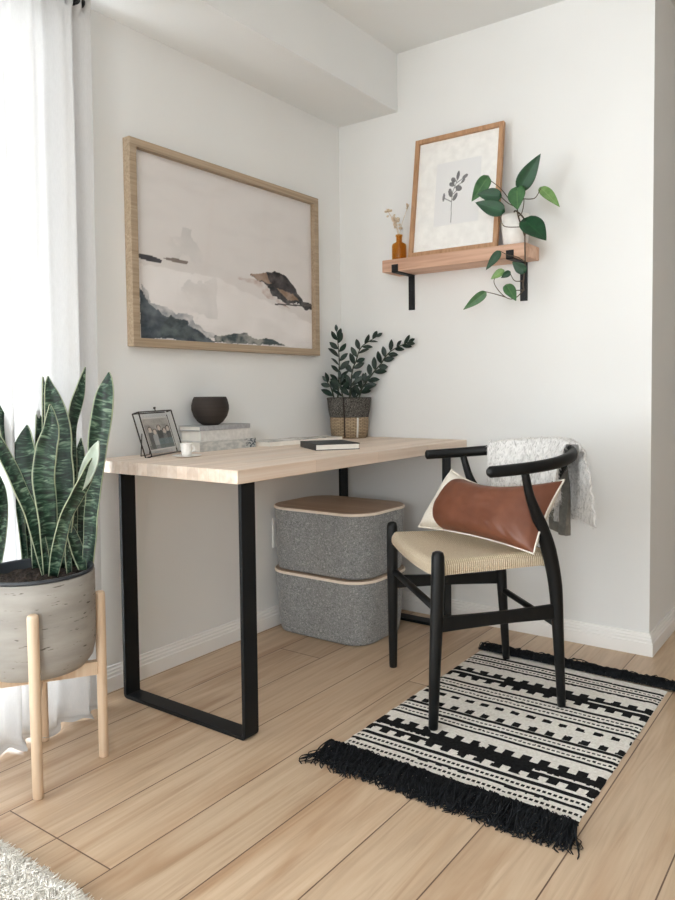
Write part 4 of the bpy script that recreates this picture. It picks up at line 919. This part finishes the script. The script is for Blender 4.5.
weld(gw.build('cotton_cover', M['pillow_white'], pw, local=True, smooth=True)); weld(gl_.build('leather_panel', M['leather'], pw, local=True, smooth=True))

# throw draped over the rail
tw = root('throw_blanket', tuple(cl(-.1,.5,.6)), 'fluffy grey and white faux fur throw draped over the chair back', 'throw blanket')
def throw(i0, i1, inner, outer, off, name, m, seed, amp=.012, sid=None):
    P = rail[i0:i1+1]; g = G(); n = len(P); prof = []
    r = .028+off
    for k in range(17): prof.append((-r-.002-.012*(1-k/16)*0-.010*math.sin(k/16*PI), -inner*(1-k/16)))
    for k in range(1, 10): a = PI-PI*k/10; prof.append((r*math.cos(a), r*1.15*math.sin(a)))
    for k in range(23): prof.append((r+.002+.016*math.sin(min(1, k/14)*PI/2), -outer*k/22))
    m_ = len(prof); vs = []
    for i in range(n):
        T = (P[min(i+1,n-1)]-P[max(i-1,0)]).normalized(); o_ = Vector((T.y, -T.x, 0)); o_ = -o_ if o_.dot(P[i]-Vector((0,.2,P[i].z))) < 0 else o_
        o_.normalize(); s = i/(n-1)
        for j, (d, h) in enumerate(prof):
            hang = max(0, -h)
            ln = 1+(.16*noise.noise(Vector((s*3.1, 0, seed+(7 if d > 0 else 0)))))*(hang > 0)
            fold = (.010+.05*hang)*math.sin(s*15+seed+(2 if d > 0 else 0)+hang*4)*min(1, hang*9)
            fz = amp*noise.noise(Vector((s*26, j*.9, seed)))+amp*.6*noise.noise(Vector((s*60, j*2.2, seed+4)))
            dd = d+(fold+fz)*(1 if d > 0 else 1)
            if d < 0: dd = min(dd, -.020-off*.5)
            vs.append(cl(*(P[i]+o_*dd+Vector((0,0,h*ln+(fz if hang == 0 else 0)))))-Vector(tw.location))
    fs = [(i*m_+j, (i+1)*m_+j, (i+1)*m_+j+1, i*m_+j+1) for i in range(n-1) for j in range(m_-1)]
    g.add(vs, fs); return g.build(name, m, tw, local=True, smooth=True, solid=.008 if amp > .003 else .003, sub=1)
N_R = len(rail)
throw(22, 60, .165, .225, .006, 'fur_drape', M['throw'], 2.0)
throw(37, 46, .10, .290, -.004, 'lining_fold', M['throw_back'], 5.0, .002)
# fur pile on the throw
def fur(src, count, L, rad, seed, mat, name, parent, local_off, stuff=True):
    rnd = random.Random(seed); me = src.data; polys = me.polygons; g = G(); areas = []; tot = 0
    for p in polys: tot += p.area; areas.append(tot)
    import bisect
    for _ in range(count):
        p = polys[bisect.bisect(areas, rnd.random()*tot) % len(polys)]; vs = [me.vertices[i].co for i in p.vertices]
        a, b = rnd.random(), rnd.random(); q = vs[0].lerp(vs[1], a).lerp(vs[-1].lerp(vs[-2], a), b)
        nr = p.normal*(1 if rnd.random() < .5 else -1); d = (nr*.8+Vector((rnd.uniform(-.7,.7), rnd.uniform(-.7,.7), rnd.uniform(-1.2,.1)))).normalized()
        l = L*rnd.uniform(.6,1.3); sd = d.cross(Vector((rnd.random(), rnd.random(), rnd.random()))).normalized()*rad; s2 = d.cross(sd).normalized()*rad
        q2 = q+d*l*.5; q3 = q+d*l+Vector((0,0,-l*.35))
        g.add([q+sd, q-sd*.5+s2*.8, q-sd*.5-s2*.8, q2+sd*.8, q2-sd*.4+s2*.6, q2-sd*.4-s2*.6, q3], [(0,1,4,3),(1,2,5,4),(2,0,3,5),(3,4,6),(4,5,6),(5,3,6)])
    o = g.build(name, mat, parent, local=True); o['kind'] = 'stuff'; return o
fd = [o for o in tw.children if o.name.startswith('fur_drape')][0]
fur(fd, 9000, .017, .0007, 4, M['throw'], 'fur_pile', tw, None)

# ------------------------------------------------------------------ striped rug
rg = root('striped_rug', (1.175, -.745, 0), 'flat woven cream and black striped rug with shaggy black fringes under the chair', 'rug')
RX0, RX1, RY0, RY1 = .845, 1.503, -1.190, -.300
def rug_col(x, y):
    def near(c, h): return abs(y-c) < h
    for c in (-1.165,-1.1115,-1.065, -.900,-.860,-.8165, -.690,-.645,-.600, -.424,-.385,-.345):
        if near(c, .0066): return 1
    for c in (-1.138,-1.089, -.880,-.838, -.667,-.622, -.404,-.365):
        if near(c, .0040): return 1 if int((x-RX0)/.0045) % 3 else 0
    ph = ((x-.951)/.0495) % 1.0; tooth = ph < .27 or ph > .73
    def band(lo, hi, t1, t2, wl, xa, xb):
        if lo < y < hi:
            if abs(y-wl) < .0042 and not (xa < x < xb): return 1-1
            return 1
        if (t1 < y <= lo or hi <= y < t2) and tooth: return 1
        return None
    for a in ((-1.024,-.968,-1.048,-.944,-1.004,1.03,1.33), (-.545,-.497,-.568,-.476,-.520,1.04,1.32)):
        r = band(*a)
        if r is not None: return r
    if -.807 < y < -.779 and (ph < .25 or ph > .75): return 1
    ph2 = ((x-.966)/.0495) % 1.0
    if -.735 < y < -.714 and (ph2 < .25 or ph2 > .75): return 1
    return 0
g = G(); nx, ny = 146, 330; TH_ = .0038
def rz(x, y): return TH_+.0009*math.sin(y*2*PI/.0054)+.0012*noise.noise(Vector((x*14, y*14, 2)))
def rx(i, y): x = RX0+(RX1-RX0)*i/nx; k = i/nx; return x+.004*noise.noise(Vector((y*26, 3 if k < .5 else 8, 0)))*abs(2*k-1)**4+(.006*(y+.75) if k > .5 else 0)*-1*(k-.5)
vs = []
for j in range(ny+1):
    y = RY0+(RY1-RY0)*j/ny
    for i in range(nx+1):
        x = rx(i, y); bow = .010*math.sin((x-RX0)/(RX1-RX0)*PI*1.3+.4)*(max(0, (y+.5)/.2)**2)
        ed = min(i, nx-i, 3)/3; vs.append((x, y+bow*.6, rz(x, y)*(.35+.65*ed)))
for j in range(ny):
    y = RY0+(RY1-RY0)*(j+.5)/ny
    for i in range(nx):
        x = RX0+(RX1-RX0)*(i+.5)/nx; k = j*(nx+1)+i
        g.f.append((k, k+1, k+nx+2, k+nx+1)); g.mi.append(rug_col(x+.0016*noise.noise(Vector((x*90,y*30,0))), y+.0014*noise.noise(Vector((x*60,y*20,5))))); g.uv.append([(0,0)]*4)
g.v = vs
b0 = len(g.v); cn = [(RX0,RY0,.0008),(RX1,RY0,.0008),(RX1,RY1,.0008),(RX0,RY1,.0008)]; g.add(cn, [(3,2,1,0)])
g.build('woven_field', [M['rug_white'], M['rug_black']], rg, smooth=True)
def fringe(y, sgn, seed, cnt, Lm, xe, pile):
    rnd = random.Random(seed); g = G()
    for k in range(cnt):
        x = RX0-.004+(RX1-RX0+xe)*rnd.random(); cl_ = noise.noise(Vector((x*22, seed, 0))); L = Lm*rnd.uniform(.5,1.15)*(1+.35*cl_)
        h = rnd.uniform(.006, pile); dx_ = rnd.gauss(0,.018)+.018*noise.noise(Vector((x*14, seed+3, 0)))
        if sgn > 0: dx_ += .02
        P = [(x, y-sgn*.004, .008+rnd.uniform(0,.004)), (x+dx_*.2, y+sgn*L*.22, h), (x+dx_*.6+rnd.gauss(0,.004), y+sgn*L*.6, h*rnd.uniform(.4,.9)), (x+dx_+rnd.gauss(0,.006), y+sgn*L*.88, rnd.uniform(.003,.012)), (x+dx_*1.3+rnd.gauss(0,.009), y+sgn*L, .0025)]
        P = catmull(P, 3); r = rnd.uniform(.0012,.0019); g.tube(P, [r]*(len(P)-1)+[r*.6], 4)
    o = g.build('fringe', M['fringe'], rg, smooth=True); o['kind'] = 'stuff'; return o
fringe(RY0, -1, 1, 1250, .088, .012, .034)
fringe(RY1, 1, 2, 1200, .072, .05, .032)

# ------------------------------------------------------------------ shaggy white rug, near left
sr = root('shag_rug', (.1, -2.6, 0), 'shaggy ivory rug whose edge shows in the lower left corner', 'rug')
G().box((.17, -3.4, .0005), (1.35, -1.962, .010)).build('rug_backing', M['shag'], sr, bevel=.003)
rnd = random.Random(21); g = G()
for k in range(15000):
    x = rnd.uniform(.42, 1.0); y = -1.965-abs(rnd.random()**1.3)*.16
    if rnd.random() < .1: y = -1.965
    L = rnd.uniform(.018,.034); a = rnd.uniform(0, 2*PI); d = Vector((math.cos(a)*.6, math.sin(a)*.6+(.5 if y > -1.98 else 0), 1)).normalized()
    q = Vector((x, y, .009)); q2 = q+d*L*.55; q3 = q2+Vector((d.x*L*.6, d.y*L*.6+.002, rnd.uniform(-.006,.006)))
    g.tube([q, q2, q3], [.0016,.0015,.0006], 3, caps=False)
o = g.build('pile', M['shag'], sr, smooth=True); o['kind'] = 'stuff'

# ------------------------------------------------------------------ daylight and camera
wd = bpy.data.worlds.new('overcast_daylight'); S.world = wd; wd.use_nodes = True
bg = wd.node_tree.nodes['Background']; bg.inputs[0].default_value = (.915,.965,1,1); bg.inputs[1].default_value = 5.0
def portal(name, loc, rot, sx, sy):
    l = bpy.data.lights.new(name, 'AREA'); l.shape = 'RECTANGLE'; l.size = sx; l.size_y = sy; l.cycles.is_portal = True
    o = bpy.data.objects.new(name, l); COL.objects.link(o); o.location = loc; o.rotation_euler = rot
portal('daylight_portal', (-.02, (WY0+WY1)/2, (WZ0+WZ1)/2), (0, -PI/2, 0), WZ1-WZ0, WY1-WY0)
portal('daylight_portal', ((FX0+FX1)/2, YF-.02, 1.45), (PI/2, 0, 0), FX1-FX0, 1.3)  # portal for the fill opening added behind the camera

cam = bpy.data.cameras.new('camera'); co = bpy.data.objects.new('camera', cam); COL.objects.link(co); S.camera = co
Fp, PX, PY, yaw, th, ro = 735.4, 361.1, 424.9, .6106, .0474, -.0095
f0 = Vector((-math.sin(yaw), math.cos(yaw), 0)); R0 = Vector((math.cos(yaw), math.sin(yaw), 0))
Fw = f0*math.cos(th)-Vector((0,0,1))*math.sin(th); U0 = R0.cross(Fw)
Rv = R0*math.cos(ro)+U0*math.sin(ro); Uv = U0*math.cos(ro)-R0*math.sin(ro)
mw = Matrix((( Rv.x, Uv.x, -Fw.x, CAMP.x), (Rv.y, Uv.y, -Fw.y, CAMP.y), (Rv.z, Uv.z, -Fw.z, CAMP.z), (0,0,0,1)))
co.matrix_world = mw
cam.sensor_fit = 'AUTO'; cam.sensor_width = 36; cam.lens = Fp*36/900; cam.shift_x = -(PX-337.5)/900; cam.shift_y = (PY-450)/900
cam.clip_start = .02
S.view_settings.view_transform = 'Standard'; S.view_settings.look = 'None'; S.view_settings.exposure = 1.56; S.view_settings.gamma = 1
S.view_settings.use_curve_mapping = False
try:
    S.cycles.use_denoising = True; S.cycles.max_bounces = 10; S.cycles.diffuse_bounces = 8; S.cycles.transparent_max_bounces = 12; S.cycles.caustics_reflective = False; S.cycles.caustics_refractive = False
except Exception: pass
for o in list(S.objects):
    if '_' in o.keys(): del o['_']
